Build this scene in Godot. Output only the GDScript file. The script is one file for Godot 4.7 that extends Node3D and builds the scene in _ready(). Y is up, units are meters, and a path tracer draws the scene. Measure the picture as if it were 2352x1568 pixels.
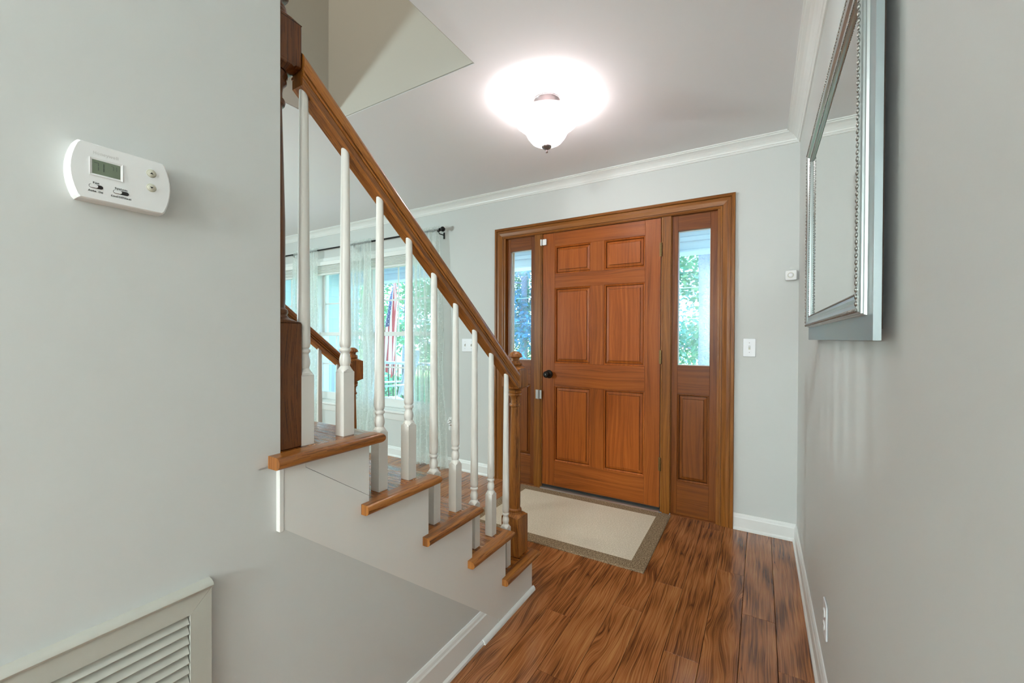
extends Node3D
# An entrance hall seen past a staircase: front door with sidelights, dining windows, porch and trees outside.
# Units are metres, y up. The front wall's inner face is z = 0, the right wall x = XR, the stair side x = XL.

const XR := 1.7044
const XL := 0.567
const CEIL := 2.444
const RISE := 0.188
const RUN := 0.2405
const NOSE := 1.218          # front of the first nosing
const ROOM_L := -4.6
const ROOM_B := 6.6
const TW := 0.5              # size in metres of a wood texture across and along the grain
const TL := 2.4

var M := {}
var used := {}
var rng := RandomNumberGenerator.new()


# ------------------------------------------------------------------ mesh building
class MB:
	var v := PackedVector3Array()
	var n := PackedVector3Array()
	var uv := PackedVector2Array()

	func tri(a: Vector3, b: Vector3, c: Vector3, na: Vector3, nb: Vector3, nc: Vector3, ua := Vector2.ZERO, ub := Vector2.ZERO, uc := Vector2.ZERO):
		if (b - a).cross(c - a).dot(na + nb + nc) > 0.0:     # front faces run clockwise
			v.append_array([a, c, b]); n.append_array([na, nc, nb]); uv.append_array([ua, uc, ub])
		else:
			v.append_array([a, b, c]); n.append_array([na, nb, nc]); uv.append_array([ua, ub, uc])

	func flat(a: Vector3, b: Vector3, c: Vector3, d: Vector3, nn: Vector3, ua := Vector2.ZERO, ub := Vector2.ZERO, uc := Vector2.ZERO, ud := Vector2.ZERO):
		tri(a, b, c, nn, nn, nn, ua, ub, uc)
		tri(a, c, d, nn, nn, nn, ua, uc, ud)

	func box(lo: Vector3, hi: Vector3, bev := 0.0):
		var c := (lo + hi) / 2.0
		var h := (hi - lo) / 2.0
		bev = min(bev, min(h.x, min(h.y, h.z)) * 0.95)
		for a in 3:
			var b := (a + 1) % 3
			var d := (a + 2) % 3
			for s in [-1.0, 1.0]:
				var p := []
				for q in [[-1, -1], [1, -1], [1, 1], [-1, 1]]:
					var w := Vector3.ZERO
					w[a] = s * h[a]; w[b] = q[0] * (h[b] - bev); w[d] = q[1] * (h[d] - bev)
					p.append(c + w)
				var nn := Vector3.ZERO
				nn[a] = s
				flat(p[0], p[1], p[2], p[3], nn)
				if bev > 0.0:
					for t in [-1.0, 1.0]:
						var e := []
						for q in [-1.0, 1.0]:
							var w1 := Vector3.ZERO
							w1[a] = s * h[a]; w1[b] = t * (h[b] - bev); w1[d] = q * (h[d] - bev)
							var w2 := Vector3.ZERO
							w2[a] = s * (h[a] - bev); w2[b] = t * h[b]; w2[d] = q * (h[d] - bev)
							e.append([c + w1, c + w2])
						var n1 := Vector3.ZERO
						n1[a] = s
						var n2 := Vector3.ZERO
						n2[b] = t
						tri(e[0][0], e[1][0], e[1][1], n1, n1, n2)
						tri(e[0][0], e[1][1], e[0][1], n1, n2, n2)
		if bev > 0.0:
			for sx in [-1.0, 1.0]:
				for sy in [-1.0, 1.0]:
					for sz in [-1.0, 1.0]:
						var s := Vector3(sx, sy, sz)
						tri(c + s * Vector3(h.x, h.y - bev, h.z - bev), c + s * Vector3(h.x - bev, h.y, h.z - bev), c + s * Vector3(h.x - bev, h.y - bev, h.z), Vector3(sx, 0, 0), Vector3(0, sy, 0), Vector3(0, 0, sz))

	# a polygon pushed along an axis: 0 takes points as (z, y), 1 as (x, z), 2 as (x, y)
	func put(p: Vector2, axis: int, t: float) -> Vector3:
		return Vector3(t, p.y, p.x) if axis == 0 else (Vector3(p.x, t, p.y) if axis == 1 else Vector3(p.x, p.y, t))

	func prism(poly: PackedVector2Array, axis: int, lo: float, hi: float, crease := 0.7):
		var idx := Geometry2D.triangulate_polygon(poly)
		var na := Vector3.ZERO
		na[axis] = 1.0
		for k in range(0, idx.size(), 3):
			for s in [[lo, -1.0], [hi, 1.0]]:
				tri(put(poly[idx[k]], axis, s[0]), put(poly[idx[k + 1]], axis, s[0]), put(poly[idx[k + 2]], axis, s[0]), na * s[1], na * s[1], na * s[1])
		var cw := Geometry2D.is_polygon_clockwise(poly)
		var m := poly.size()
		var side := []
		for k in m:
			var d := (poly[(k + 1) % m] - poly[k]).normalized()
			side.append(Vector2(-d.y, d.x) if cw else Vector2(d.y, -d.x))
		for k in m:
			var p0 := put(poly[k], axis, lo)
			var p1 := put(poly[(k + 1) % m], axis, lo)
			var p2 := put(poly[(k + 1) % m], axis, hi)
			var p3 := put(poly[k], axis, hi)
			var s0: Vector2 = side[k]
			var before: Vector2 = side[(k + m - 1) % m]
			var after: Vector2 = side[(k + 1) % m]
			var e0 := (s0 + before).normalized() if s0.dot(before) > crease else s0
			var e1 := (s0 + after).normalized() if s0.dot(after) > crease else s0
			var z := put(Vector2.ZERO, axis, 0)
			var f0 := put(e0, axis, 0) - z
			var f1 := put(e1, axis, 0) - z
			tri(p0, p1, p2, f0, f1, f1)
			tri(p0, p2, p3, f0, f1, f0)

	# a profile of (radius, height) turned round the y axis; from and to in turns; corners sharper than the crease stay sharp
	func lathe(prof: Array, seg := 24, at := Vector3.ZERO, crease := 0.75):
		var m := prof.size()
		var sn := []
		for k in m - 1:
			var d: Vector2 = (prof[k + 1] - prof[k]).normalized()
			sn.append(Vector2(d.y, -d.x))
		for k in m - 1:
			var s0: Vector2 = sn[k]
			var e0 := s0
			var e1 := s0
			if k > 0 and s0.dot(sn[k - 1]) > crease:
				e0 = (s0 + sn[k - 1]).normalized()
			if k < m - 2 and s0.dot(sn[k + 1]) > crease:
				e1 = (s0 + sn[k + 1]).normalized()
			for q in seg:
				var a := TAU * q / seg
				var b := TAU * (q + 1) / seg
				var ca := Vector3(cos(a), 0, sin(a))
				var cb := Vector3(cos(b), 0, sin(b))
				var up := Vector3.UP
				var r0: float = prof[k].x
				var r1: float = prof[k + 1].x
				var y0: float = prof[k].y
				var y1: float = prof[k + 1].y
				var u := Vector2(a * 0.03, y0)
				if r0 > 1e-6:
					tri(at + ca * r0 + up * y0, at + cb * r0 + up * y0, at + cb * r1 + up * y1, ca * e0.x + up * e0.y, cb * e0.x + up * e0.y, cb * e1.x + up * e1.y, u, u, u)
				if r1 > 1e-6:
					tri(at + ca * r0 + up * y0, at + cb * r1 + up * y1, at + ca * r1 + up * y1, ca * e0.x + up * e0.y, cb * e1.x + up * e1.y, ca * e1.x + up * e1.y, u, u, u)

	# a moulding: profile points (side, out) along a flat path with mitred corners; nn is the path plane's normal (out)
	func moulding(prof: Array, path: Array, nn: Vector3, closed := false, off := Vector2.ZERO):
		var m := path.size()
		var segs := m if closed else m - 1
		var dirs := []
		var lens := [0.0]
		for k in segs:
			var d: Vector3 = path[(k + 1) % m] - path[k]
			lens.append(lens[-1] + d.length())
			dirs.append(d.normalized())
		var mit := []
		for k in m:
			var s1: Vector3 = nn.cross(dirs[(k + segs - 1) % segs] if closed or k > 0 else dirs[0])
			var s2: Vector3 = nn.cross(dirs[k % segs] if closed or k < segs else dirs[segs - 1])
			mit.append((s1 + s2) / (1.0 + s1.dot(s2)))
		var acc := [0.0]
		for j in prof.size() - 1:
			acc.append(acc[-1] + (prof[j + 1] - prof[j]).length())
		for k in segs:
			var k2 := (k + 1) % m
			var side := nn.cross(dirs[k])
			for j in prof.size() - 1:
				var p: Vector2 = prof[j]
				var q: Vector2 = prof[j + 1]
				var d := (q - p).normalized()
				var nrm: Vector3 = side * -d.y + nn * d.x
				var a: Vector3 = path[k] + mit[k] * p.x + nn * p.y
				var b: Vector3 = path[k2] + mit[k2] * p.x + nn * p.y
				var c: Vector3 = path[k2] + mit[k2] * q.x + nn * q.y
				var e: Vector3 = path[k] + mit[k] * q.x + nn * q.y
				var g := func(pt: Vector3, u: float) -> Vector2: return Vector2((u + 0.13 * k) / TW, (lens[k] * 0.37 + (pt - path[k]).dot(dirs[k])) / TL) + off
				flat(a, b, c, e, nrm, g.call(a, acc[j]), g.call(b, acc[j]), g.call(c, acc[j + 1]), g.call(e, acc[j + 1]))
		if not closed:
			for w in [[0, -1.0], [m - 1, 1.0]]:
				var pts := PackedVector2Array(prof)
				var idx := Geometry2D.triangulate_polygon(pts)
				var nd: Vector3 = dirs[0] * -1.0 if w[0] == 0 else dirs[-1]
				for i in range(0, idx.size(), 3):
					var t := []
					for j in 3:
						t.append(path[w[0]] + mit[w[0]] * pts[idx[i + j]].x + nn * pts[idx[i + j]].y)
					tri(t[0], t[1], t[2], nd, nd, nd)

	# rows of points joined to a smooth sheet
	func sheet(rows: Array, two_sided := false):
		var h := rows.size()
		var w: int = rows[0].size()
		var nr := []
		for j in h:
			var r := []
			for i in w:
				var du: Vector3 = rows[j][mini(i + 1, w - 1)] - rows[j][maxi(i - 1, 0)]
				var dv: Vector3 = rows[mini(j + 1, h - 1)][i] - rows[maxi(j - 1, 0)][i]
				r.append(du.cross(dv).normalized())
			nr.append(r)
		for j in h - 1:
			for i in w - 1:
				var u0 := Vector2(float(i) / (w - 1), float(j) / (h - 1))
				var u1 := Vector2(float(i + 1) / (w - 1), float(j + 1) / (h - 1))
				tri(rows[j][i], rows[j][i + 1], rows[j + 1][i + 1], nr[j][i], nr[j][i + 1], nr[j + 1][i + 1], u0, Vector2(u1.x, u0.y), u1)
				tri(rows[j][i], rows[j + 1][i + 1], rows[j + 1][i], nr[j][i], nr[j + 1][i + 1], nr[j + 1][i], u0, u1, Vector2(u0.x, u1.y))

	# a round rod through points
	func rod(pts: Array, radii: Array, seg := 8, caps := true):
		var rings := []
		var nrm := []
		var m := pts.size()
		var ref := Vector3(0.31, 0.17, 0.93)
		for k in m:
			var d: Vector3 = (pts[mini(k + 1, m - 1)] - pts[maxi(k - 1, 0)]).normalized()
			var a := d.cross(ref).normalized()
			var b := d.cross(a).normalized()
			var ring := []
			var rn := []
			for q in seg:
				var t := TAU * q / seg
				var e := a * cos(t) + b * sin(t)
				ring.append(pts[k] + e * radii[k]); rn.append(e)
			rings.append(ring); nrm.append(rn)
		for k in m - 1:
			for q in seg:
				var r := (q + 1) % seg
				tri(rings[k][q], rings[k][r], rings[k + 1][r], nrm[k][q], nrm[k][r], nrm[k + 1][r])
				tri(rings[k][q], rings[k + 1][r], rings[k + 1][q], nrm[k][q], nrm[k + 1][r], nrm[k + 1][q])
		if caps:
			for w in [[0, 1], [m - 1, m - 2]]:
				var nd: Vector3 = (pts[w[0]] - pts[w[1]]).normalized()
				for q in seg:
					tri(pts[w[0]], rings[w[0]][q], rings[w[0]][(q + 1) % seg], nd, nd, nd)

	func ball(c: Vector3, r: Vector3, seg := 12):
		var prof := []
		for k in seg / 2 + 1:
			var a := PI * k / (seg / 2) - PI / 2
			prof.append(Vector2(cos(a), sin(a)))
		var first := v.size()
		lathe(prof, seg, Vector3.ZERO, 0.3)
		for i in range(first, v.size()):
			v[i] = c + v[i] * r
			n[i] = (n[i] / r).normalized()

	func turn(t: Transform3D, first := 0):
		for i in range(first, v.size()):
			v[i] = t * v[i]
			n[i] = (t.basis * n[i]).normalized()

	# wood: texture coordinates along the grain axis, chosen face by face
	func grain(axis: int, off := Vector2.ZERO):
		for i in range(0, v.size(), 3):
			var f := n[i] + n[i + 1] + n[i + 2]
			var best := -1
			for a in 3:
				if a != axis and (best < 0 or absf(f[a]) < absf(f[best])):
					best = a
			for j in 3:
				uv[i + j] = Vector2(v[i + j][best] / TW, v[i + j][axis] / TL) + off

	func mesh() -> ArrayMesh:
		var arr := []
		arr.resize(Mesh.ARRAY_MAX)
		arr[Mesh.ARRAY_VERTEX] = v
		arr[Mesh.ARRAY_NORMAL] = n
		arr[Mesh.ARRAY_TEX_UV] = uv
		var am := ArrayMesh.new()
		am.add_surface_from_arrays(Mesh.PRIMITIVE_TRIANGLES, arr)
		return am


# ------------------------------------------------------------------ objects
func numbered(called: String, parent: Node) -> String:
	var key := str(parent.get_instance_id()) + called
	var k: int = used.get(key, 0)
	used[key] = k + 1
	return called if k == 0 else "%s_%03d" % [called, k]


func obj(called: String, mb, mat: Material, parent: Node = self) -> MeshInstance3D:
	var o := MeshInstance3D.new()
	o.name = numbered(called, parent)
	o.mesh = mb.mesh() if mb is MB else mb
	o.set_surface_override_material(0, mat)
	o.cast_shadow = GeometryInstance3D.SHADOW_CASTING_SETTING_ON
	parent.add_child(o, true)
	return o


func thing(called: String, label: String, category: String, group := "", at := Vector3.ZERO) -> Node3D:
	var o := Node3D.new()
	o.name = numbered(called, self)
	o.position = at
	add_child(o, true)
	return tag(o, label, category, group)


func tag(o: Node3D, label: String, category: String, group := "", kind := "") -> Node3D:
	o.set_meta("label", label)
	o.set_meta("category", category)
	if group: o.set_meta("group", group)
	if kind: o.set_meta("kind", kind)
	return o


func copy(o: Node3D, called: String, label: String, at: Vector3, turn := 0.0) -> Node3D:
	var c: Node3D = o.duplicate()
	c.name = numbered(called, self)
	add_child(c, true)
	c.position = at
	c.rotation.y = turn
	c.set_meta("label", label)
	return c


func B(lo: Vector3, hi: Vector3, bev := 0.0, axis := -1, off := Vector2.ZERO) -> MB:
	var mb := MB.new()
	mb.box(lo, hi, bev)
	if axis >= 0:
		mb.grain(axis, off)
	return mb


func V(x: float, y: float, z: float) -> Vector3:
	return Vector3(x, y, z)


func roff() -> Vector2:
	return Vector2(rng.randf(), rng.randf())


# ------------------------------------------------------------------ materials
func noise(seed_: int, freq: float, octaves := 3, kind := FastNoiseLite.TYPE_SIMPLEX_SMOOTH) -> FastNoiseLite:
	var f := FastNoiseLite.new()
	f.seed = seed_
	f.frequency = freq
	f.noise_type = kind
	f.fractal_octaves = octaves
	return f


func plain(c: Color, rough := 0.6, metal := 0.0, spec := 0.5) -> StandardMaterial3D:
	var m := StandardMaterial3D.new()
	m.albedo_color = c
	m.roughness = rough
	m.metallic = metal
	m.metallic_specular = spec
	return m


func rgb(r: int, g: int, b: int) -> Color:
	return Color8(r, g, b)


func ramp(t: float, a: Color, b: Color, c: Color) -> Color:
	t = clampf(t, 0.0, 1.0)
	return a.lerp(b, t * 2.0) if t < 0.5 else b.lerp(c, t * 2.0 - 1.0)


# straight grained wood, TW x TL metres
func wood_texture(seed_: int, dark: Color, mid: Color, light: Color, fine: float, warp: float, streak: float, pore: float) -> Array:
	var w := 384
	var h := 1024
	var n1 := noise(seed_, 1.0, 2)
	var n2 := noise(seed_ + 1, 1.0, 2)
	var n3 := noise(seed_ + 2, 1.0, 1)
	var bytes := PackedByteArray()
	bytes.resize(w * h * 3)
	var relief := PackedByteArray()
	relief.resize(w * h)
	for j in h:
		var y := TL * absf(j - h / 2.0) / h      # mirrored halves, so that the grain runs on where the texture repeats
		for i in w:
			var x := TW * i / w
			var g := x + warp * n1.get_noise_2d(x * 5.0, y * 0.9)
			var broad := n2.get_noise_2d(g * 26.0, y * 0.7)
			var pores := n3.get_noise_2d(g * fine, y * 9.0)
			var t := 0.5 + streak * broad + 0.16 * n3.get_noise_2d(g * 150.0, y * 2.0 + 7.0) - (0.5 if pores > 0.42 else 0.0) * absf(pores) * pore
			var c := ramp(t, dark, mid, light)
			var at := (j * w + i) * 3
			bytes[at] = c.r8; bytes[at + 1] = c.g8; bytes[at + 2] = c.b8
			relief[j * w + i] = int(clampf(0.6 + 0.2 * broad - (0.5 if pores > 0.42 else 0.0), 0.0, 1.0) * 255.0)
	return [ImageTexture.create_from_image(Image.create_from_data(w, h, false, Image.FORMAT_RGB8, bytes)), ImageTexture.create_from_image(Image.create_from_data(w, h, false, Image.FORMAT_L8, relief))]


func wood_material(tex: Array, tint: Color, rough: float, relief: float) -> StandardMaterial3D:
	var m := plain(tint, rough)
	m.albedo_texture = tex[0]
	m.texture_repeat = true
	if relief > 0.0:
		m.heightmap_enabled = true
		m.heightmap_texture = tex[1]
		m.heightmap_scale = relief
	return m


# eight floor boards side by side, each with its own swirling figure
func board_texture() -> ImageTexture:
	var w := 1024
	var h := 1024
	var bytes := PackedByteArray()
	bytes.resize(w * h * 3)
	var n1 := noise(71, 1.0, 2)
	var n2 := noise(72, 1.0, 3)
	var n3 := noise(73, 1.0, 1)
	var n4 := noise(74, 1.0, 2)
	var dark := rgb(92, 52, 28)
	var mid := rgb(176, 110, 62)
	var light := rgb(212, 150, 94)
	for i in w:
		var board := i / 128
		var x := 0.125 * (i % 128) / 128.0 + board * 7.3
		var calm: float = [0.5, 0.8, 0.15, 0.35, 1.0, 0.12, 0.3, 0.6][board]
		var base := 0.07 * sin(board * 2.4)
		for j in h:
			var y := 1.25 * j / h
			var wx := n1.get_noise_2d(x * 7.0, y * 2.3)
			var g := x + calm * 0.032 * wx
			var yy := y + calm * 0.12 * n1.get_noise_2d(x * 9.0 + 40.0, y * 2.0)
			var figure := n2.get_noise_2d(g * 46.0, yy * 1.5)
			var vein := 1.0 - absf(n4.get_noise_2d(g * 30.0 + 9.0, yy * 1.3))
			vein = pow(clampf(vein, 0.0, 1.0), 14.0)
			var t := 0.52 + base + 0.30 * figure - 0.42 * vein * clampf(0.15 + 1.8 * wx, 0.0, 1.0) + 0.16 * n3.get_noise_2d(g * 520.0, y * 10.0) + 0.22 * n3.get_noise_2d(g * 170.0, yy * 3.0) + 0.22 * n3.get_noise_2d(x * 8.0, y * 3.0)
			var c := ramp(t, dark, mid, light)
			var at := (j * w + i) * 3
			bytes[at] = c.r8; bytes[at + 1] = c.g8; bytes[at + 2] = c.b8
	return ImageTexture.create_from_image(Image.create_from_data(w, h, false, Image.FORMAT_RGB8, bytes))


func fleck_texture(seed_: int, dark: Color, mid: Color, light: Color, freq: float) -> ImageTexture:
	var s := 256
	var img := Image.create(s, s, false, Image.FORMAT_RGB8)
	var n1 := noise(seed_, freq, 2, FastNoiseLite.TYPE_CELLULAR)
	var n2 := noise(seed_ + 5, freq * 2.0, 2)
	for j in s:
		for i in s:
			img.set_pixel(i, j, ramp(0.55 + 0.55 * n2.get_noise_2d(i, j) + 0.35 * n1.get_noise_2d(i, j), dark, mid, light))
	return ImageTexture.create_from_image(img)


func soft_noise(seed_: int, freq: float, normal := false) -> NoiseTexture2D:
	var t := NoiseTexture2D.new()
	t.width = 256
	t.height = 256
	t.seamless = true
	t.noise = noise(seed_, freq, 3)
	t.as_normal_map = normal
	return t


# sheer cloth: alpha carries the weave and the small embroidered tufts
func sheer_texture() -> ImageTexture:
	var s := 256
	var img := Image.create(s, s, false, Image.FORMAT_RGBA8)
	var n1 := noise(31, 0.03, 2)
	for j in s:
		for i in s:
			img.set_pixel(i, j, Color(1, 1, 1, 0.50 + 0.06 * n1.get_noise_2d(i * 3.0, j)))
	var r := RandomNumberGenerator.new()
	r.seed = 5
	for a in 8:
		for b in 8:
			var x := a * 32 + (16 if b % 2 else 0) + r.randi_range(-3, 3)
			var y := b * 32 + r.randi_range(-3, 3)
			for k in 9:
				img.set_pixel(posmod(x + k % 3 - 1, s), posmod(y + k / 3, s), Color(0.93, 0.95, 0.94, 0.97))
	return ImageTexture.create_from_image(img)


func flag_texture() -> ImageTexture:
	var w := 494
	var h := 260
	var img := Image.create(w, h, false, Image.FORMAT_RGB8)
	for k in 13:
		img.fill_rect(Rect2i(0, k * 20, w, 20), rgb(196, 38, 52) if k % 2 == 0 else rgb(246, 246, 246))
	img.fill_rect(Rect2i(0, 0, 198, 140), rgb(52, 58, 122))
	for row in 9:
		for col in (6 if row % 2 == 0 else 5):
			var c := Vector2(16.5 + col * 33.0 + (16.5 if row % 2 else 0.0), 14.0 + row * 14.0)
			for y in range(-7, 8):
				for x in range(-7, 8):
					var p := Vector2(x, y)
					var a := fposmod(atan2(p.x, -p.y), TAU / 5.0) - TAU / 10.0
					if p.length() * cos(absf(absf(a) - TAU / 10.0) * 2.5 - PI * 0.5 + 0.9) < 2.9 and p.length() < 6.6:
						img.set_pixel(int(c.x) + x, int(c.y) + y, rgb(245, 245, 245))
	return ImageTexture.create_from_image(img)


func make_materials():
	var door_wood := wood_texture(11, rgb(134, 72, 26), rgb(194, 112, 44), rgb(222, 142, 64), 260.0, 0.03, 0.26, 0.25)
	var oak := wood_texture(23, rgb(100, 60, 28), rgb(186, 126, 68), rgb(222, 166, 102), 330.0, 0.022, 0.30, 0.9)
	M.door = wood_material(door_wood, rgb(198, 180, 158), 0.38, 0.0)
	M.panel = wood_material(door_wood, rgb(210, 188, 160), 0.38, 0.0)
	M.side = wood_material(door_wood, rgb(164, 156, 146), 0.38, 0.0)
	M.casing = wood_material(door_wood, rgb(182, 190, 178), 0.36, 0.0)
	for k in [M.door, M.panel, M.side, M.casing]:
		k.metallic_specular = 0.36
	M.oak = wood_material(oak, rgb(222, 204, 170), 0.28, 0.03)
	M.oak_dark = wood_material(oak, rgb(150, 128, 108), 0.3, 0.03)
	M.tread = wood_material(oak, rgb(226, 200, 164), 0.14, 0.12)
	M.tread.metallic_specular = 0.7
	M.board = plain(rgb(226, 222, 216), 0.2)
	M.board.albedo_texture = board_texture()
	M.board.clearcoat_enabled = true
	M.board.clearcoat = 0.15
	M.board.clearcoat_roughness = 0.12
	M.subfloor = plain(rgb(40, 22, 12), 0.9)
	M.wall = plain(rgb(211, 212, 208), 0.55, 0.0, 0.4)
	M.wall.uv1_triplanar = true
	M.wall.uv1_world_triplanar = true
	M.wall.uv1_scale = Vector3(3, 3, 3)
	M.wall.heightmap_enabled = true
	M.wall.heightmap_texture = soft_noise(3, 0.12)
	M.wall.heightmap_scale = 0.008
	M.ceiling = plain(rgb(234, 234, 234), 0.8, 0.0, 0.3)
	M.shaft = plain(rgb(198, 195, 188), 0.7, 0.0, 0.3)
	M.white = plain(rgb(234, 234, 230), 0.34)
	M.baluster = plain(rgb(228, 225, 217), 0.36)
	M.skirt = plain(rgb(232, 230, 224), 0.4)
	M.plastic = plain(rgb(238, 238, 236), 0.35)
	M.plate = plain(rgb(236, 236, 238), 0.3)
	M.ivory = plain(rgb(206, 204, 186), 0.4)
	M.slot = plain(rgb(40, 38, 36), 0.8)
	M.lcd = plain(rgb(116, 128, 108), 0.25)
	M.ink = plain(rgb(66, 70, 66), 0.6)
	M.digit = plain(rgb(76, 88, 74), 0.6)
	M.faint = plain(rgb(214, 213, 210), 0.5)
	M.grille = plain(rgb(190, 189, 178), 0.4)
	M.black = plain(rgb(28, 26, 25), 0.35, 0.6)
	M.bronze = plain(rgb(42, 36, 32), 0.3, 0.7)
	M.brass = plain(rgb(120, 96, 60), 0.35, 0.9)
	M.nickel = plain(rgb(196, 194, 190), 0.3, 0.9)
	M.pewter = plain(rgb(150, 140, 140), 0.3, 0.85)
	M.silver = plain(rgb(178, 184, 182), 0.3, 0.75)
	M.silver_flat = plain(rgb(150, 160, 160), 0.38, 0.6)
	M.bead = plain(rgb(150, 148, 142), 0.25, 0.85)
	M.mirror = plain(rgb(226, 232, 228), 0.01, 1.0)
	M.backing = plain(rgb(58, 46, 38), 0.9)
	M.glass = plain(Color(1, 1, 1, 0.06), 0.02)
	M.glass.transparency = BaseMaterial3D.TRANSPARENCY_ALPHA
	M.bowl = plain(Color(0.98, 0.965, 0.96, 0.30), 0.3)
	M.bowl.transparency = BaseMaterial3D.TRANSPARENCY_ALPHA
	M.bowl.backlight_enabled = true
	M.bowl.backlight = Color(1.0, 0.97, 0.96)
	M.bowl.cull_mode = BaseMaterial3D.CULL_DISABLED
	M.bulb = plain(rgb(255, 250, 245), 0.5)
	M.bulb.emission_enabled = true
	M.bulb.emission = Color(1.0, 0.93, 0.9)
	M.bulb.emission_energy_multiplier = 6.0
	M.sheer = plain(rgb(246, 248, 246), 0.85)
	M.sheer.albedo_texture = sheer_texture()
	M.sheer.transparency = BaseMaterial3D.TRANSPARENCY_ALPHA
	M.sheer.uv1_scale = Vector3(2.2, 6.6, 1)
	M.sheer.backlight_enabled = true
	M.sheer.backlight = Color(0.95, 1.0, 0.98)
	M.sheer.cull_mode = BaseMaterial3D.CULL_DISABLED
	M.shade = plain(rgb(250, 250, 246), 0.8)
	M.shade.backlight_enabled = true
	M.shade.backlight = Color(0.5, 0.55, 0.52)
	M.rug = plain(Color.WHITE, 0.95, 0.0, 0.2)
	M.rug.albedo_texture = fleck_texture(41, rgb(196, 180, 156), rgb(236, 224, 204), rgb(244, 236, 220), 0.10)
	M.rug.uv1_triplanar = true
	M.rug.uv1_scale = Vector3(4, 4, 4)
	M.rug.heightmap_enabled = true
	M.rug.heightmap_texture = soft_noise(6, 0.2)
	M.rug.heightmap_scale = 0.25
	M.rug_edge = M.rug.duplicate()
	M.rug_edge.albedo_texture = fleck_texture(43, rgb(84, 66, 48), rgb(172, 148, 118), rgb(232, 214, 184), 0.085)
	M.flag = plain(Color.WHITE, 0.8)
	M.flag.albedo_texture = flag_texture()
	M.flag.cull_mode = BaseMaterial3D.CULL_DISABLED
	M.flag.backlight_enabled = true
	M.flag.backlight = Color(0.5, 0.5, 0.5)
	M.porch = plain(rgb(206, 222, 240), 0.6)
	M.porch_chair = plain(rgb(196, 206, 214), 0.55)
	M.siding = plain(rgb(196, 222, 226), 0.6)
	M.deck = plain(rgb(150, 150, 150), 0.7)
	M.lawn = plain(rgb(136, 164, 92), 0.9, 0.0, 0.2)
	M.bark = plain(rgb(150, 146, 156), 0.95, 0.0, 0.2)
	M.bark.heightmap_enabled = true
	M.bark.heightmap_texture = soft_noise(8, 0.05)
	M.bark.heightmap_scale = 4.0
	M.bark.uv1_triplanar = true
	for k in 3:
		var lf := plain([rgb(72, 138, 112), rgb(106, 162, 104), rgb(84, 134, 164)][k], 0.5, 0.0, 0.4)
		lf.backlight_enabled = true
		lf.backlight = Color(0.35, 0.5, 0.38)
		lf.cull_mode = BaseMaterial3D.CULL_DISABLED
		M["leaf%d" % k] = lf


# ------------------------------------------------------------------ light and view
func make_view():
	var cam := Camera3D.new()
	cam.name = "camera"
	cam.fov = rad_to_deg(2.0 * atan(784.0 / 949.27))
	cam.near = 0.02
	cam.far = 200.0
	cam.position = V(1.5099, 1.2057, 2.991)
	cam.rotation = Vector3(-0.0077, 0.541, 0.0041)
	add_child(cam)
	cam.current = true

	var env := Environment.new()
	env.background_mode = Environment.BG_SKY
	var sky := Sky.new()
	var sm := ProceduralSkyMaterial.new()
	sm.sky_top_color = Color(0.40, 0.70, 1.0)
	sm.sky_horizon_color = Color(0.74, 0.93, 1.0)
	sm.ground_bottom_color = Color(0.40, 0.46, 0.42)
	sm.ground_horizon_color = Color(0.80, 0.92, 0.94)
	sm.energy_multiplier = 6.5
	sky.sky_material = sm
	env.sky = sky
	env.ambient_light_source = Environment.AMBIENT_SOURCE_SKY
	env.tonemap_mode = Environment.TONE_MAPPER_LINEAR
	env.tonemap_exposure = 1.76
	env.sdfgi_enabled = true
	env.ssao_enabled = true
	env.ssil_enabled = true
	var we := WorldEnvironment.new()
	we.name = "world"
	we.environment = env
	add_child(we)

	var sun := DirectionalLight3D.new()
	sun.name = "sun"
	sun.light_color = Color(1.0, 0.97, 0.9)
	sun.light_energy = 3.0
	sun.light_angular_distance = 0.6
	sun.shadow_enabled = true
	add_child(sun)
	sun.look_at_from_position(V(-3, 10, -5), V(0, 0, 0))


func omni(at: Vector3, energy: float, color: Color, size := 0.03, parent: Node = self):
	var l := OmniLight3D.new()
	l.name = numbered("lamp_light", parent)
	l.light_color = color
	l.light_energy = energy
	l.light_size = size
	l.omni_range = 14.0
	l.omni_attenuation = 2.0
	l.shadow_enabled = true
	parent.add_child(l)
	l.position = at


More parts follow.
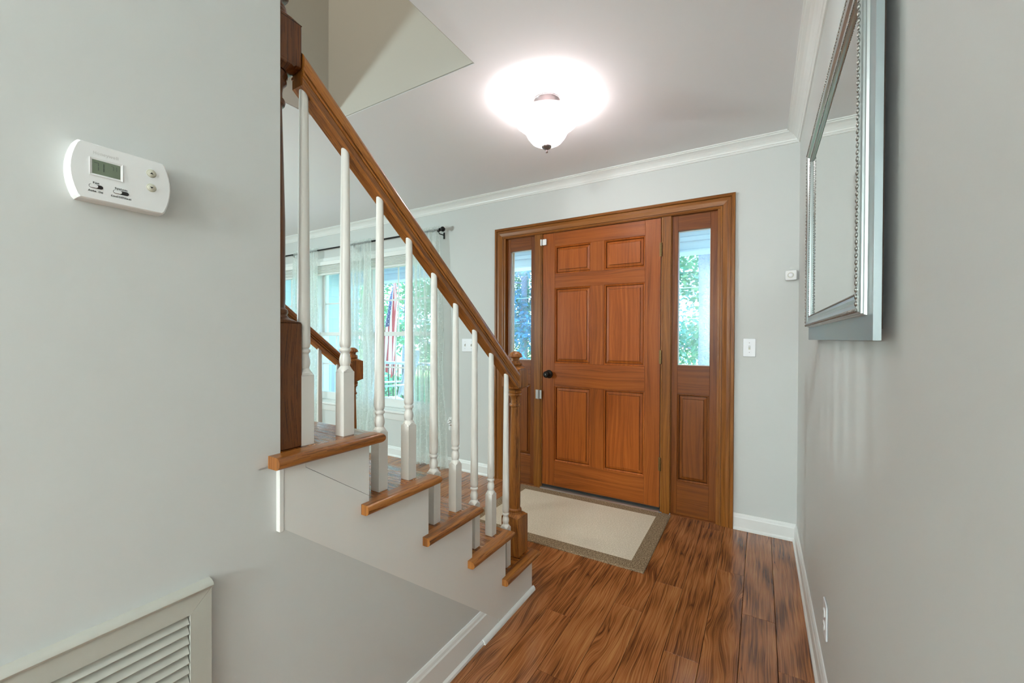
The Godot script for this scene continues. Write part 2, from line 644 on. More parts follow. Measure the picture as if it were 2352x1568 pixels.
# ------------------------------------------------------------------ the setting
func build_shell():
	# floor: a subfloor, and boards laid along z as its pieces
	var fl := obj("floor", B(V(ROOM_L - 0.15, -0.2, -0.02), V(XR + 0.15, -0.013, ROOM_B + 0.15)), M.subfloor)
	tag(fl, "glossy red brown wood plank floor of the hall and the room behind the stairs", "floor", "", "structure")
	var known := {13: 1.21, 12: 0.915, 11: 0.583, 10: 0.10, 9: 0.862, 8: 1.135, 7: 0.436, 6: 1.333, 5: 0.75, 4: 0.4}
	var x1 := 1.7
	var col := 13
	var variants := []
	for k in 8:
		variants.append(k)
	while x1 > ROOM_L + 0.02:
		var x0 := x1 - 0.1256
		var z: float = known.get(col, rng.randf_range(0.1, 1.2)) - 1.22
		while z < (ROOM_B if x1 > XL else 3.0):
			var za := maxf(z, 0.0)
			var zb := minf(z + 1.22, ROOM_B)
			if zb > za + 0.01 and not (x1 < XL and za > 2.6):
				var mb := MB.new()
				mb.box(V(x0 + 0.0006, -0.013, za + 0.0004), V(x1 - 0.0006, 0.0, zb - 0.0004), 0.0012)
				var k := rng.randi() % 8
				if col >= 12:
					k = [2, 5][rng.randi() % 2]
				var flip := rng.randf() < 0.5
				var voff := rng.randf() * 0.02
				for i in mb.v.size():
					var p := mb.v[i]
					var s := clampf((p.x - x0) / 0.1256, 0.01, 0.99)
					mb.uv[i] = Vector2((k + (1.0 - s if flip else s)) / 8.0, voff + (p.z - z) / 1.25)
				obj("plank", mb, M.board, fl)
			z += 1.22
		x1 = x0
		col -= 1

	# ceiling with the stair opening
	var ce := MB.new()
	var hx0 := -0.645
	var hx1 := 0.39
	var hz := 1.48
	var t := CEIL + 0.26
	var g := 0.006               # the slab stops this far behind the plastered faces of the stairwell
	ce.box(V(ROOM_L - 0.15, CEIL, -0.16), V(XR + 0.15, t, hz - g))
	ce.box(V(ROOM_L - 0.15, CEIL, hz - g), V(hx0 - g, t, ROOM_B + 0.15))
	ce.box(V(hx1 + g, CEIL, hz - g), V(XR + 0.15, t, ROOM_B + 0.15))
	ce.box(V(hx0 - g, CEIL, 5.2 + g), V(hx1 + g, t, ROOM_B + 0.15))
	tag(obj("ceiling", ce, M.ceiling), "white painted ceiling with the stair opening cut into it", "ceiling", "", "structure")

	# the walls of the stairwell that rise through the opening
	var sh := MB.new()
	sh.box(V(hx0 - 0.12, CEIL + 0.003, hz - 0.12), V(hx1 + 0.12, 5.2, hz))
	sh.box(V(hx0 - 0.12, CEIL + 0.003, hz), V(hx0, 5.2, 5.2))
	sh.box(V(hx1, CEIL + 0.003, hz), V(hx1 + 0.12, 5.2, 5.2))
	sh.box(V(hx0 - 0.12, CEIL + 0.003, 5.2), V(hx1 + 0.12, 5.2, 5.32))
	tag(obj("wall_stairwell", sh, M.shaft), "beige stairwell walls seen up through the ceiling opening", "wall", "", "structure")
	tag(obj("ceiling", B(V(hx0 - 0.12, 5.2, hz - 0.12), V(hx1 + 0.12, 5.35, 5.32)), M.ceiling), "upstairs ceiling above the stairwell", "ceiling", "", "structure")

	# front wall, built round its openings
	var fw := MB.new()
	var zo := -0.16
	var top := CEIL + 0.0
	fw.box(V(1.283, 0, zo), V(XR + 0.15, top, 0))
	fw.box(V(-0.367, 2.051, zo), V(1.283, top, 0))
	fw.box(V(-1.185, 0, zo), V(-0.367, top, 0))
	for xc in [-1.60, -2.555, -3.51]:
		fw.box(V(xc - 0.415, 0, zo), V(xc + 0.415, 0.49, 0))
		fw.box(V(xc - 0.415, 2.06, zo), V(xc + 0.415, top, 0))
	fw.box(V(-2.14, 0, zo), V(-2.015, top, 0))
	fw.box(V(-3.095, 0, zo), V(-2.97, top, 0))
	fw.box(V(ROOM_L - 0.15, 0, zo), V(-3.925, top, 0))
	tag(obj("wall_front", fw, M.wall), "pale grey front wall round the door and the dining windows", "wall", "", "structure")
	tag(obj("wall_right", B(V(XR, 0, -0.16), V(XR + 0.15, CEIL, ROOM_B)), M.wall), "pale grey right hall wall where the silver mirror hangs", "wall", "", "structure")
	tag(obj("wall_back", B(V(ROOM_L - 0.15, 0, ROOM_B), V(XR + 0.15, CEIL, ROOM_B + 0.15)), M.wall), "plain wall closing the house behind the viewer", "wall", "", "structure")
	tag(obj("wall_side", B(V(ROOM_L - 0.15, 0, 0), V(ROOM_L, CEIL, ROOM_B)), M.wall), "far side wall of the dining room", "wall", "", "structure")

	# left hall wall: full height behind the upper newel, a raking piece under the stair string
	var lw := MB.new()
	lw.box(V(XL - 0.11, 0, 2.50), V(XL, CEIL, ROOM_B))
	lw.box(V(XL - 0.008, 0.912, 2.4527), V(XL, CEIL, 2.50))
	lw.prism(PackedVector2Array([Vector2(1.26, 0), Vector2(2.50, 0), Vector2(2.50, 0.93), Vector2(2.215, 0.90), Vector2(2.215, 0.71), Vector2(1.975, 0.71), Vector2(1.975, 0.53), Vector2(1.735, 0.53), Vector2(1.735, 0.345), Vector2(1.495, 0.345), Vector2(1.495, 0.157), Vector2(1.26, 0.157)]), 0, XL - 0.01, XL)
	tag(obj("wall_left", lw, M.wall), "pale grey left hall wall carrying the thermostat and the air grille", "wall", "", "structure")

	# crown moulding along the front and right walls, under the ceiling
	var cp := [Vector2(0, 0), Vector2(0, 0.066), Vector2(0.006, 0.066), Vector2(0.010, 0.061), Vector2(0.010, 0.056), Vector2(0.015, 0.052), Vector2(0.017, 0.046), Vector2(0.024, 0.036), Vector2(0.034, 0.026), Vector2(0.046, 0.018), Vector2(0.056, 0.014), Vector2(0.060, 0.012), Vector2(0.060, 0.008), Vector2(0.068, 0.006), Vector2(0.068, 0)]
	var cr := MB.new()
	cr.moulding(cp, [V(ROOM_L, CEIL, 0), V(XR, CEIL, 0), V(XR, CEIL, ROOM_B)], V(0, -1, 0))
	tag(obj("trim_1", cr, M.white), "white crown moulding under the ceiling along front and right walls", "crown moulding", "", "structure")

	# baseboards: front left, front right with the right wall, and under the thermostat wall
	for run in [["baseboard_front", [V(ROOM_L, 0, 0), V(-0.4545, 0, 0)], 0.100, "white baseboard on the front wall left of the door casing"], ["baseboard_right", [V(1.3702, 0, 0), V(XR, 0, 0), V(XR, 0, ROOM_B)], 0.100, "white baseboard right of the door, running along the mirror wall"], ["baseboard_left", [V(XL, 0, ROOM_B), V(XL, 0, 1.549)], 0.125, "white baseboard under the air grille wall, ending at the stair string"]]:
		var hh: float = run[2]
		var bp := [Vector2(0, 0), Vector2(0.021, 0), Vector2(0.020, 0.010), Vector2(0.013, 0.019), Vector2(0.013, hh - 0.024), Vector2(0.010, hh - 0.018), Vector2(0.008, hh - 0.008), Vector2(0.004, hh), Vector2(0, hh)]
		bp.reverse()
		var bb := MB.new()
		bb.moulding(bp, run[1], V(0, 1, 0))
		tag(obj(run[0], mirror_side(bb, bp, run[1]), M.white), run[3], "baseboard", "", "structure")


# mouldings on the floor or ceiling plane must grow into the room
func mirror_side(mb: MB, prof: Array, path: Array) -> MB:
	var d: Vector3 = (path[1] - path[0]).normalized()
	var side := Vector3.UP.cross(d)
	var mid: Vector3 = (path[0] + path[1]) / 2.0
	var into := (V(0.9 if mid.x > 0.5 else -1.5, 0, 1.8) - mid)
	if side.dot(into) < 0.0:
		var p2 := []
		for p in prof:
			p2.append(Vector2(-p.x, p.y))
		p2.reverse()
		var m2 := MB.new()
		m2.moulding(p2, path, V(0, 1, 0))
		return m2
	return mb


# a raised panel: opening x0..x1, y0..y1, face at z; moulded edge, sunk ground and raised field
func raised_panel(x0: float, y0: float, x1: float, y1: float, z: float, off: Vector2) -> MB:
	var mb := MB.new()
	var steps := [[0.0, -0.001], [0.0015, -0.005], [0.004, -0.0045], [0.011, -0.009], [0.0115, -0.030], [0.0150, -0.030], [0.0155, -0.016], [0.033, -0.011], [0.0332, -0.022], [0.0352, -0.022], [0.0354, -0.005]]
	var c := Vector2((x0 + x1) / 2, (y0 + y1) / 2)
	for k in steps.size() - 1:
		var a: float = steps[k][0]
		var b: float = steps[k + 1][0]
		var za: float = z + steps[k][1]
		var zb: float = z + steps[k + 1][1]
		var ra := [V(x0 + a, y0 + a, za), V(x1 - a, y0 + a, za), V(x1 - a, y1 - a, za), V(x0 + a, y1 - a, za)]
		var rb := [V(x0 + b, y0 + b, zb), V(x1 - b, y0 + b, zb), V(x1 - b, y1 - b, zb), V(x0 + b, y1 - b, zb)]
		for q in 4:
			var r := (q + 1) % 4
			var nn: Vector3 = (ra[r] - ra[q]).cross(rb[q] - ra[q]).normalized()
			if nn.z < 0: nn = -nn
			mb.flat(ra[q], ra[r], rb[r], rb[q], nn)
	var e: float = steps[-1][0]
	var ze: float = z + steps[-1][1]
	mb.flat(V(x0 + e, y0 + e, ze), V(x1 - e, y0 + e, ze), V(x1 - e, y1 - e, ze), V(x0 + e, y1 - e, ze), V(0, 0, 1))
	mb.box(V(x0 - 0.004, y0 - 0.004, z - 0.034), V(x1 + 0.004, y1 + 0.004, z - 0.0305))
	mb.grain(1, off)
	return mb


func build_door():
	# the slab: stiles, rails, mullions and six raised panels
	var d := thing("door_1", "orange brown six panel wooden front door with a dark knob", "door")
	d.set_meta("kind", "structure")
	var z := -0.003
	var zb := z - 0.044
	for s in [[0.0, 0.106], [0.807, 0.914]]:
		obj("stile", B(V(s[0], 0.031, zb), V(s[1], 2.0445, z), 0.0015, 1, roff()), M.door, d)
	for r in [[0.031, 0.229], [0.828, 1.010], [1.607, 1.717], [1.937, 2.0445]]:
		obj("rail", B(V(0.106, r[0], zb), V(0.807, r[1], z - 0.0004), 0.0012, 0, roff()), M.door, d)
	for r in [[0.229, 0.828], [1.010, 1.607], [1.717, 1.937]]:
		obj("mullion", B(V(0.406, r[0], zb), V(0.510, r[1], z - 0.0004), 0.0012, 1, roff()), M.door, d)
		obj("panel", raised_panel(0.106, r[0], 0.406, r[1], z, roff()), M.panel, d)
		obj("panel", raised_panel(0.510, r[0], 0.807, r[1], z, roff()), M.panel, d)
	obj("weather_strip", B(V(0.002, 0.016, zb + 0.004), V(0.912, 0.031, z - 0.008)), M.slot, d)
	# knob on its rose
	var kb := MB.new()
	kb.lathe([Vector2(0, 0), Vector2(0.033, 0), Vector2(0.033, 0.004), Vector2(0.029, 0.009), Vector2(0.018, 0.012), Vector2(0.013, 0.016), Vector2(0.012, 0.027), Vector2(0.017, 0.033), Vector2(0.025, 0.039), Vector2(0.0275, 0.047), Vector2(0.026, 0.055), Vector2(0.021, 0.061), Vector2(0.016, 0.063), Vector2(0.0155, 0.0605), Vector2(0.009, 0.0605), Vector2(0.0085, 0.063), Vector2(0, 0.0635)], 28)
	kb.turn(Transform3D(Basis(Vector3.RIGHT, PI / 2), V(0.058, 0.92, z)))
	var knob := obj("knob", kb, M.bronze, d)
	obj("keyhole", B(V(0.0562, 0.916, z + 0.0632), V(0.0598, 0.924, z + 0.0642)), M.nickel, knob)
	for y in [0.335, 1.08, 1.825]:
		var h := MB.new()
		for k in 5:
			h.rod([V(0, -0.046 + k * 0.0184, 0), V(0, -0.0285 + k * 0.0184, 0)], [0.0062, 0.0062], 10)
		h.rod([V(0, 0.046, 0), V(0, 0.050, 0)], [0.0045, 0.002], 8)
		h.rod([V(0, -0.046, 0), V(0, -0.050, 0)], [0.0045, 0.002], 8)
		h.box(V(-0.012, -0.046, -0.006), V(0.0, 0.046, -0.0035))
		h.turn(Transform3D(Basis(), V(0.9185, y, 0.005)))
		obj("hinge", h, M.brass, d)

	# frame: casing, jambs, posts
	var f := thing("trim_2", "brown stained wooden casing and posts framing door and sidelights", "door frame")
	f.set_meta("kind", "structure")
	var cp := [Vector2(0, 0), Vector2(0, 0.016), Vector2(0.003, 0.0215), Vector2(0.019, 0.0225), Vector2(0.0212, 0.021), Vector2(0.0214, 0.008), Vector2(0.0232, 0.008), Vector2(0.0236, 0.0158), Vector2(0.030, 0.0165), Vector2(0.045, 0.0165), Vector2(0.062, 0.013), Vector2(0.071, 0.0118), Vector2(0.0714, 0.003), Vector2(0.0732, 0.003), Vector2(0.0736, 0.0120), Vector2(0.082, 0.0125), Vector2(0.088, 0.009), Vector2(0.0895, 0.0)]
	var x0 := -0.4539
	var x1 := 1.3695
	var yt := 2.1377
	var runs := [["casing_leg", [V(x0, 0.0, 0), V(x0, yt, 0)]], ["casing_head", [V(x0, yt, 0), V(x1, yt, 0)]], ["casing_leg", [V(x1, yt, 0), V(x1, 0.0, 0)]]]
	for k in 3:
		var full := [V(x0, 0.0, 0), V(x0, yt, 0), V(x1, yt, 0), V(x1, 0.0, 0)]
		var mb := MB.new()
		mb.moulding(flipped(cp), full, V(0, 0, 1), false, Vector2(k * 0.31, k * 0.17))
		# keep one leg of the mitred frame per piece
		var per := (cp.size() - 1) * 6
		var one := MB.new()
		one.v = mb.v.slice(k * per, (k + 1) * per); one.n = mb.n.slice(k * per, (k + 1) * per); one.uv = mb.uv.slice(k * per, (k + 1) * per)
		obj(runs[k][0], one, M.casing, f)
	obj("jamb", B(V(-0.3665, 0, -0.15), V(-0.352, 2.0505, 0.006), 0.001, 1, roff()), M.casing, f)
	obj("jamb", B(V(1.268, 0, -0.15), V(1.2825, 2.0505, 0.006), 0.001, 1, roff()), M.casing, f)
	obj("head_jamb", B(V(-0.352, 2.047, -0.15), V(1.268, 2.0505, 0.006), 0.001, 0, roff()), M.casing, f)
	obj("post", B(V(-0.074, 0, -0.15), V(-0.014, 2.047, 0.004), 0.002, 1, roff()), M.casing, f)
	obj("post_bead", B(V(-0.0135, 0, -0.10), V(-0.0035, 2.047, 0.001), 0.002, 1, roff()), M.casing, f)
	obj("post_bead", B(V(0.9175, 0, -0.10), V(0.931, 2.047, -0.001), 0.002, 1, roff()), M.casing, f)
	obj("post", B(V(0.931, 0, -0.15), V(0.982, 2.047, 0.004), 0.002, 1, roff()), M.casing, f)
	obj("stop", B(V(0.978, 0, -0.145), V(0.9865, 2.047, -0.012), 0.002, 1, roff()), M.casing, f)

	# sidelights: glazed sash over a raised panel
	for s in [[-0.352, -0.074, -0.317, -0.117, "window_1", "narrow sidelight left of the front door, partly behind the newel post"], [0.9865, 1.268, 1.0245, 1.2235, "window_2", "narrow sidelight right of the front door showing a tree trunk"]]:
		var w := thing(s[4], s[5], "sidelight")
		w.set_meta("kind", "structure")
		obj("sill", B(V(s[0], -0.012, -0.15), V(s[1], 0.0045, -0.001)), M.side, w)
		var zf := -0.020
		var zk := -0.062
		obj("stile", B(V(s[0], 0.004, zk), V(s[2], 2.047, zf), 0.0015, 1, roff()), M.side, w)
		obj("stile", B(V(s[3], 0.004, zk), V(s[1], 2.047, zf), 0.0015, 1, roff()), M.side, w)
		for r in [[0.004, 0.232], [0.832, 1.026], [1.941, 2.047]]:
			obj("rail", B(V(s[2], r[0], zk), V(s[3], r[1], zf - 0.0004), 0.0012, 0, roff()), M.side, w)
		obj("panel", raised_panel(s[2], 0.232, s[3], 0.832, zf - 0.001, roff()), M.side, w)
		# thin white glazing line round the pane
		var gb := MB.new()
		gb.moulding([Vector2(0, 0), Vector2(0, 0.006), Vector2(0.004, 0.002), Vector2(0.005, 0)], [V(s[2], 1.026, -0.048), V(s[3], 1.026, -0.048), V(s[3], 1.941, -0.048), V(s[2], 1.941, -0.048)], V(0, 0, 1), true)
		obj("glazing_bead", gb, M.white, w)
		obj("pane", B(V(s[2] - 0.004, 1.022, -0.052), V(s[3] + 0.004, 1.945, -0.048)), M.glass, w)

	# metal threshold under the door
	var th := MB.new()
	th.prism(PackedVector2Array([Vector2(-0.15, 0), Vector2(0.034, 0), Vector2(0.030, 0.006), Vector2(0.012, 0.0125), Vector2(-0.15, 0.0125)]), 0, -0.0035, 0.9175)
	var tm := obj("trim_3", th, M.nickel)
	tag(tm, "worn silver metal threshold strip under the front door", "threshold", "", "structure")

	# small fittings on the door and its post
	var ds := thing("door_sensor", "small white two piece contact sensor at top left of the front door", "sensor")
	obj("magnet", B(V(-0.017, 1.952, 0.0042), V(-0.0035, 2.003, 0.016), 0.003), M.plastic, ds)
	obj("sensor_body", B(V(0.0, 1.953, -0.0028), V(0.036, 2.003, 0.012), 0.004), M.plastic, ds)
	var lg := thing("door_guard", "silver swing bar door guard on the post below the knob", "door guard")
	obj("base_plate", B(V(-0.056, 0.716, 0.0042), V(-0.036, 0.79, 0.009), 0.001), M.nickel, lg)
	obj("barrel", cyl(V(-0.028, 0.716, 0.012), V(-0.028, 0.79, 0.012), 0.0075), M.nickel, lg)
	obj("swing_plate", B(V(-0.019, 0.718, 0.0042), V(0.0, 0.788, 0.013), 0.002), M.nickel, lg)


func flipped(prof: Array) -> Array:
	var p2 := []
	for p in prof:
		p2.append(Vector2(-p.x, p.y))
	p2.reverse()
	return p2


func cyl(a: Vector3, b: Vector3, r: float, seg := 12) -> MB:
	var mb := MB.new()
	mb.rod([a, b], [r, r], seg)
	return mb


# ------------------------------------------------------------------ stairs
func tread_mesh(k: int, near: bool) -> MB:
	var mb := MB.new()
	var y := RISE * k
	var zf := NOSE + RUN * (k - 1)
	var r := 0.014
	var arc := PackedVector2Array()
	for q in 9:
		var a := -PI / 2 + PI * q / 8.0
		arc.append(Vector2(zf + r - r * cos(a), y - r + r * sin(a)))
	var poly := arc.duplicate()
	poly.append(Vector2(zf + 0.2705, y))
	poly.append(Vector2(zf + 0.2705, y - 2 * r))
	mb.prism(poly, 0, -0.72, XL if near else XL - 0.115, 0.6)
	mb.grain(0, roff())
	return mb


func return_mesh(k: int) -> MB:
	# the return nosing: half round along its outer side and its front, square cut at the back
	var mb := MB.new()
	var y := RISE * k
	var zf := NOSE + RUN * (k - 1)
	var r := 0.014
	var prof := []
	for q in 9:
		var a := -PI / 2 + PI * q / 8.0
		prof.append(Vector2(-r + r * cos(a), -r + r * sin(a)))
	var xo := XL + 0.045
	# outer side run and front run, mitred
	for j in prof.size() - 1:
		var p: Vector2 = prof[j]
		var q: Vector2 = prof[j + 1]
		var np := (p - Vector2(-r, -r)).normalized()
		var nq := (q - Vector2(-r, -r)).normalized()
		var a := V(xo + p.x, y + p.y, zf - p.x)
		var b := V(xo + q.x, y + q.y, zf - q.x)
		var c := V(xo + q.x, y + q.y, zf + 0.30)
		var d := V(xo + p.x, y + p.y, zf + 0.30)
		mb.tri(a, b, c, V(np.x, np.y, 0), V(nq.x, nq.y, 0), V(nq.x, nq.y, 0))
		mb.tri(a, c, d, V(np.x, np.y, 0), V(nq.x, nq.y, 0), V(np.x, np.y, 0))
		var e := V(XL, y + p.y, zf - p.x)
		var f := V(XL, y + q.y, zf - q.x)
		mb.tri(a, b, f, V(0, np.y, -np.x), V(0, nq.y, -nq.x), V(0, nq.y, -nq.x))
		mb.tri(a, f, e, V(0, np.y, -np.x), V(0, nq.y, -nq.x), V(0, np.y, -np.x))
	for s in [[y, 1.0], [y - 2 * r, -1.0]]:
		mb.flat(V(XL, s[0], zf + r), V(xo - r, s[0], zf + r), V(xo - r, s[0], zf + 0.30), V(XL, s[0], zf + 0.30), V(0, s[1], 0))
	# square end
	var ring := [V(XL, y - 2 * r, zf + 0.30), V(XL, y, zf + 0.30)]
	for j in prof.size():
		var p: Vector2 = prof[prof.size() - 1 - j]
		ring.append(V(xo + p.x, y + p.y, zf + 0.30))
	for j in range(1, ring.size() - 1):
		mb.tri(ring[0], ring[j], ring[j + 1], V(0, 0, 1), V(0, 0, 1), V(0, 0, 1))
	mb.grain(2, roff())
	return mb


func build_stairs():
	var st := thing("staircase", "staircase with oak treads and a white side board rising towards the viewer", "staircase")
	for k in range(1, 9):
		var tr := obj("tread", tread_mesh(k, k <= 5), M.tread, st)
		if k <= 5:
			obj("return_nosing", return_mesh(k), M.oak, tr)
		var zr := NOSE + 0.0325 + RUN * (k - 1)
		obj("riser", B(V(-0.70, RISE * (k - 1), zr), V(XL - 0.011 if k < 6 else XL - 0.115, RISE * k - 0.028, zr + 0.014)), M.skirt, st)
	# side board under the tread ends, in two pieces with a raking joint
	var low := PackedVector2Array()
	var zr1 := NOSE + 0.0325
	low.append(Vector2(zr1, 0.0))
	for k in range(1, 5):
		low.append(Vector2(zr1 + RUN * (k - 1), RISE * k - 0.0285))
		low.append(Vector2(zr1 + RUN * k, RISE * k - 0.0285))
	low.append(Vector2(2.213, 0.767))
	low.append(Vector2(2.400, 0.896))
	low.append(Vector2(2.400, 0.9115))
	low.append(Vector2(2.452, 0.9115))
	low.append(Vector2(2.452, 0.768))
	low.append(Vector2(1.658, 0.125))
	low.append(Vector2(1.545, 0.032))
	low.append(Vector2(1.545, 0.0))
	var lb := MB.new()
	lb.prism(low, 0, XL, XL + 0.014)
	obj("side_board", lb, M.skirt, st)
	var up := MB.new()
	up.prism(PackedVector2Array([Vector2(2.2127, 0.7678), Vector2(2.3992, 0.8966), Vector2(2.3992, 0.9115), Vector2(2.2127, 0.9115)]), 0, XL, XL + 0.0138)
	obj("side_board", up, M.skirt, st)
	obj("edge_strip", B(V(XL, 0.764, 2.4525), V(XL + 0.0150, 0.9115, 2.4625), 0.001), M.skirt, st)
	var shoe := MB.new()
	shoe.prism(PackedVector2Array([Vector2(XL + 0.014, 0), Vector2(XL + 0.027, 0), Vector2(XL + 0.026, 0.008), Vector2(XL + 0.021, 0.016), Vector2(XL + 0.014, 0.019)]), 2, zr1 - 0.012, 1.66)
	obj("shoe_moulding", shoe, M.white, st)
	# far string towards the dining room
	var far := PackedVector2Array()
	far.append(Vector2(zr1, 0.0))
	for k in range(1, 9):
		far.append(Vector2(zr1 + RUN * (k - 1), RISE * k - 0.0285))
		far.append(Vector2(zr1 + RUN * k, RISE * k - 0.0285))
	far.append(Vector2(zr1 + RUN * 8, 0.0))
	var fb := MB.new()
	fb.prism(far, 0, -0.70, -0.685)
	obj("side_board", fb, M.skirt, st)


# square to round turning: lamb's tongue between a square of half width s and a circle of radius r, from y0 to y1
func tongue(mb: MB, s: float, r: float, y0: float, y1: float):
	var seg := 32
	var rows := []
	var steps := 6
	for j in steps + 1:
		var f := float(j) / steps
		var row := []
		for i in seg + 1:
			var a := TAU * i / seg
			var c := maxf(absf(cos(a)), absf(sin(a)))
			var sq := s / c
			var rad := minf(sq, lerpf(s * 1.415, r, pow(f, 0.75)))
			row.append(V(cos(a) * rad, lerpf(y0, y1, f), sin(a) * rad))
		rows.append(row)
	for j in steps:
		for i in seg:
			var a := TAU * (i + 0.5) / seg
			var nn: Vector3 = (rows[j][i + 1] - rows[j][i]).cross(rows[j + 1][i] - rows[j][i]).normalized()
			if nn.dot(V(cos(a), 0, sin(a))) < 0: nn = -nn
			mb.tri(rows[j][i], rows[j][i + 1], rows[j + 1][i + 1], nn, nn, nn)
			mb.tri(rows[j][i], rows[j + 1][i + 1], rows[j + 1][i], nn, nn, nn)


func newel(parent: Node3D, at: Vector3, base: float, neck: float, cap: float, top: float, mat: Material):
	# square base to "base", turned shaft to "neck", square block to "cap", finial to "top"
	var s := 0.0465
	var mb := MB.new()
	mb.box(V(-s, 0, -s), V(s, base, s), 0.003)
	tongue(mb, s * 0.99, 0.033, base, base + 0.013)
	var y := base + 0.008
	mb.lathe([Vector2(0.033, y), Vector2(0.034, y + 0.006), Vector2(0.031, y + 0.011), Vector2(0.0335, y + 0.016), Vector2(0.0325, y + 0.023), Vector2(0.0265, y + 0.028), Vector2(0.0275, y + 0.05), Vector2(0.027, lerpf(y, neck, 0.4)), Vector2(0.0205, neck - 0.088), Vector2(0.021, neck - 0.082), Vector2(0.026, neck - 0.079), Vector2(0.0275, neck - 0.073), Vector2(0.026, neck - 0.067), Vector2(0.0215, neck - 0.064), Vector2(0.021, neck - 0.05), Vector2(0.0225, neck - 0.036), Vector2(0.027, neck - 0.03), Vector2(0.0305, neck - 0.026), Vector2(0.0305, neck - 0.021), Vector2(0.028, neck - 0.018), Vector2(0.0325, neck - 0.012), Vector2(0.0325, neck - 0.006), Vector2(0.027, neck - 0.002), Vector2(0.027, neck + 0.012)], 28)
	# block with tapered top and foot
	var b0 := neck
	var b1 := cap
	mb.box(V(-s, b0 + 0.014, -s), V(s, b1 - 0.014, s), 0.004)
	var flip_from := mb.v.size()
	tongue(mb, s * 0.99, 0.03, 0, 0.016)
	mb.turn(Transform3D(Basis(Vector3.RIGHT, PI), V(0, b0 + 0.016, 0)), flip_from)
	tongue(mb, s * 0.99, 0.03, b1 - 0.016, b1)
	mb.turn(Transform3D(Basis(), at))
	mb.grain(1, roff())
	var post := obj("newel_post", mb, mat, parent)
	var fi := MB.new()
	var h := top - cap
	fi.lathe([Vector2(0.026, -0.002), Vector2(0.0315, h * 0.06), Vector2(0.032, h * 0.13), Vector2(0.029, h * 0.18), Vector2(0.030, h * 0.24), Vector2(0.028, h * 0.30), Vector2(0.0205, h * 0.34), Vector2(0.0195, h * 0.44), Vector2(0.021, h * 0.53), Vector2(0.027, h * 0.57), Vector2(0.0325, h * 0.59), Vector2(0.0345, h * 0.625), Vector2(0.0335, h * 0.69), Vector2(0.0295, h * 0.80), Vector2(0.022, h * 0.905), Vector2(0.011, h * 0.98), Vector2(0, h)], 28)
	fi.turn(Transform3D(Basis(), at + V(0, cap, 0)))
	fi.grain(1, roff())
	obj("finial", fi, mat, post)


func baluster(at: Vector3, top: float) -> MB:
	var s := 0.01725
	var mb := MB.new()
	mb.box(V(-s, 0, -s), V(s, 0.172, s), 0.0008)
	tongue(mb, s, 0.0118, 0.172, 0.190)
	var h := top - at.y
	mb.lathe([Vector2(0.0118, 0.188), Vector2(0.0128, 0.191), Vector2(0.0146, 0.198), Vector2(0.0150, 0.204), Vector2(0.0142, 0.211), Vector2(0.0120, 0.219), Vector2(0.0112, 0.224), Vector2(0.0122, 0.2265), Vector2(0.0148, 0.229), Vector2(0.0152, 0.232), Vector2(0.0148, 0.235), Vector2(0.0118, 0.2375), Vector2(0.0118, 0.2395), Vector2(0.0138, 0.2415), Vector2(0.0152, 0.249), Vector2(0.0153, 0.258), Vector2(0.0148, 0.30), Vector2(0.0104, h), Vector2(0, h)], 20)
	mb.turn(Transform3D(Basis(), at))
	return mb


func handrail(a: Vector3, b: Vector3) -> MB:
	# a and b are points on the underside centre line
	var prof := PackedVector2Array([Vector2(-0.021, 0), Vector2(0.021, 0), Vector2(0.0215, 0.0165), Vector2(0.0175, 0.0168), Vector2(0.0175, 0.0186), Vector2(0.0235, 0.0190), Vector2(0.0255, 0.0205), Vector2(0.0255, 0.0225), Vector2(0.0240, 0.0242), Vector2(0.0195, 0.0248), Vector2(0.0195, 0.0262), Vector2(0.0250, 0.0285), Vector2(0.0285, 0.036), Vector2(0.0295, 0.043), Vector2(0.0285, 0.050), Vector2(0.025, 0.056), Vector2(0.018, 0.0605), Vector2(0.009, 0.063)])
	var n := prof.size()
	for k in n:
		var p := prof[n - 1 - k]
		if p.x > 0: prof.append(Vector2(-p.x, p.y))
	var seen := PackedVector2Array()
	for p in prof:
		if not p in seen: seen.append(p)
	var mb := MB.new()
	var len := (b - a).length()
	mb.prism(seen, 2, 0.0, len, 0.9)
	mb.grain(2, roff())
	var far_end := []
	for p in mb.v:
		far_end.append(p.z > len * 0.5)
	var zx := (b - a).normalized()
	var xx := Vector3.UP.cross(zx).normalized()
	mb.turn(Transform3D(Basis(xx, zx.cross(xx), zx), a))
	for i in mb.v.size():      # plumb cuts against the posts
		var p := mb.v[i]
		mb.v[i] = p + zx * (((b.z if far_end[i] else a.z) - p.z) / zx.z)
	return mb


func rail_y(z: float) -> float:
	return 1.040 + 0.801 * (z - 1.422)


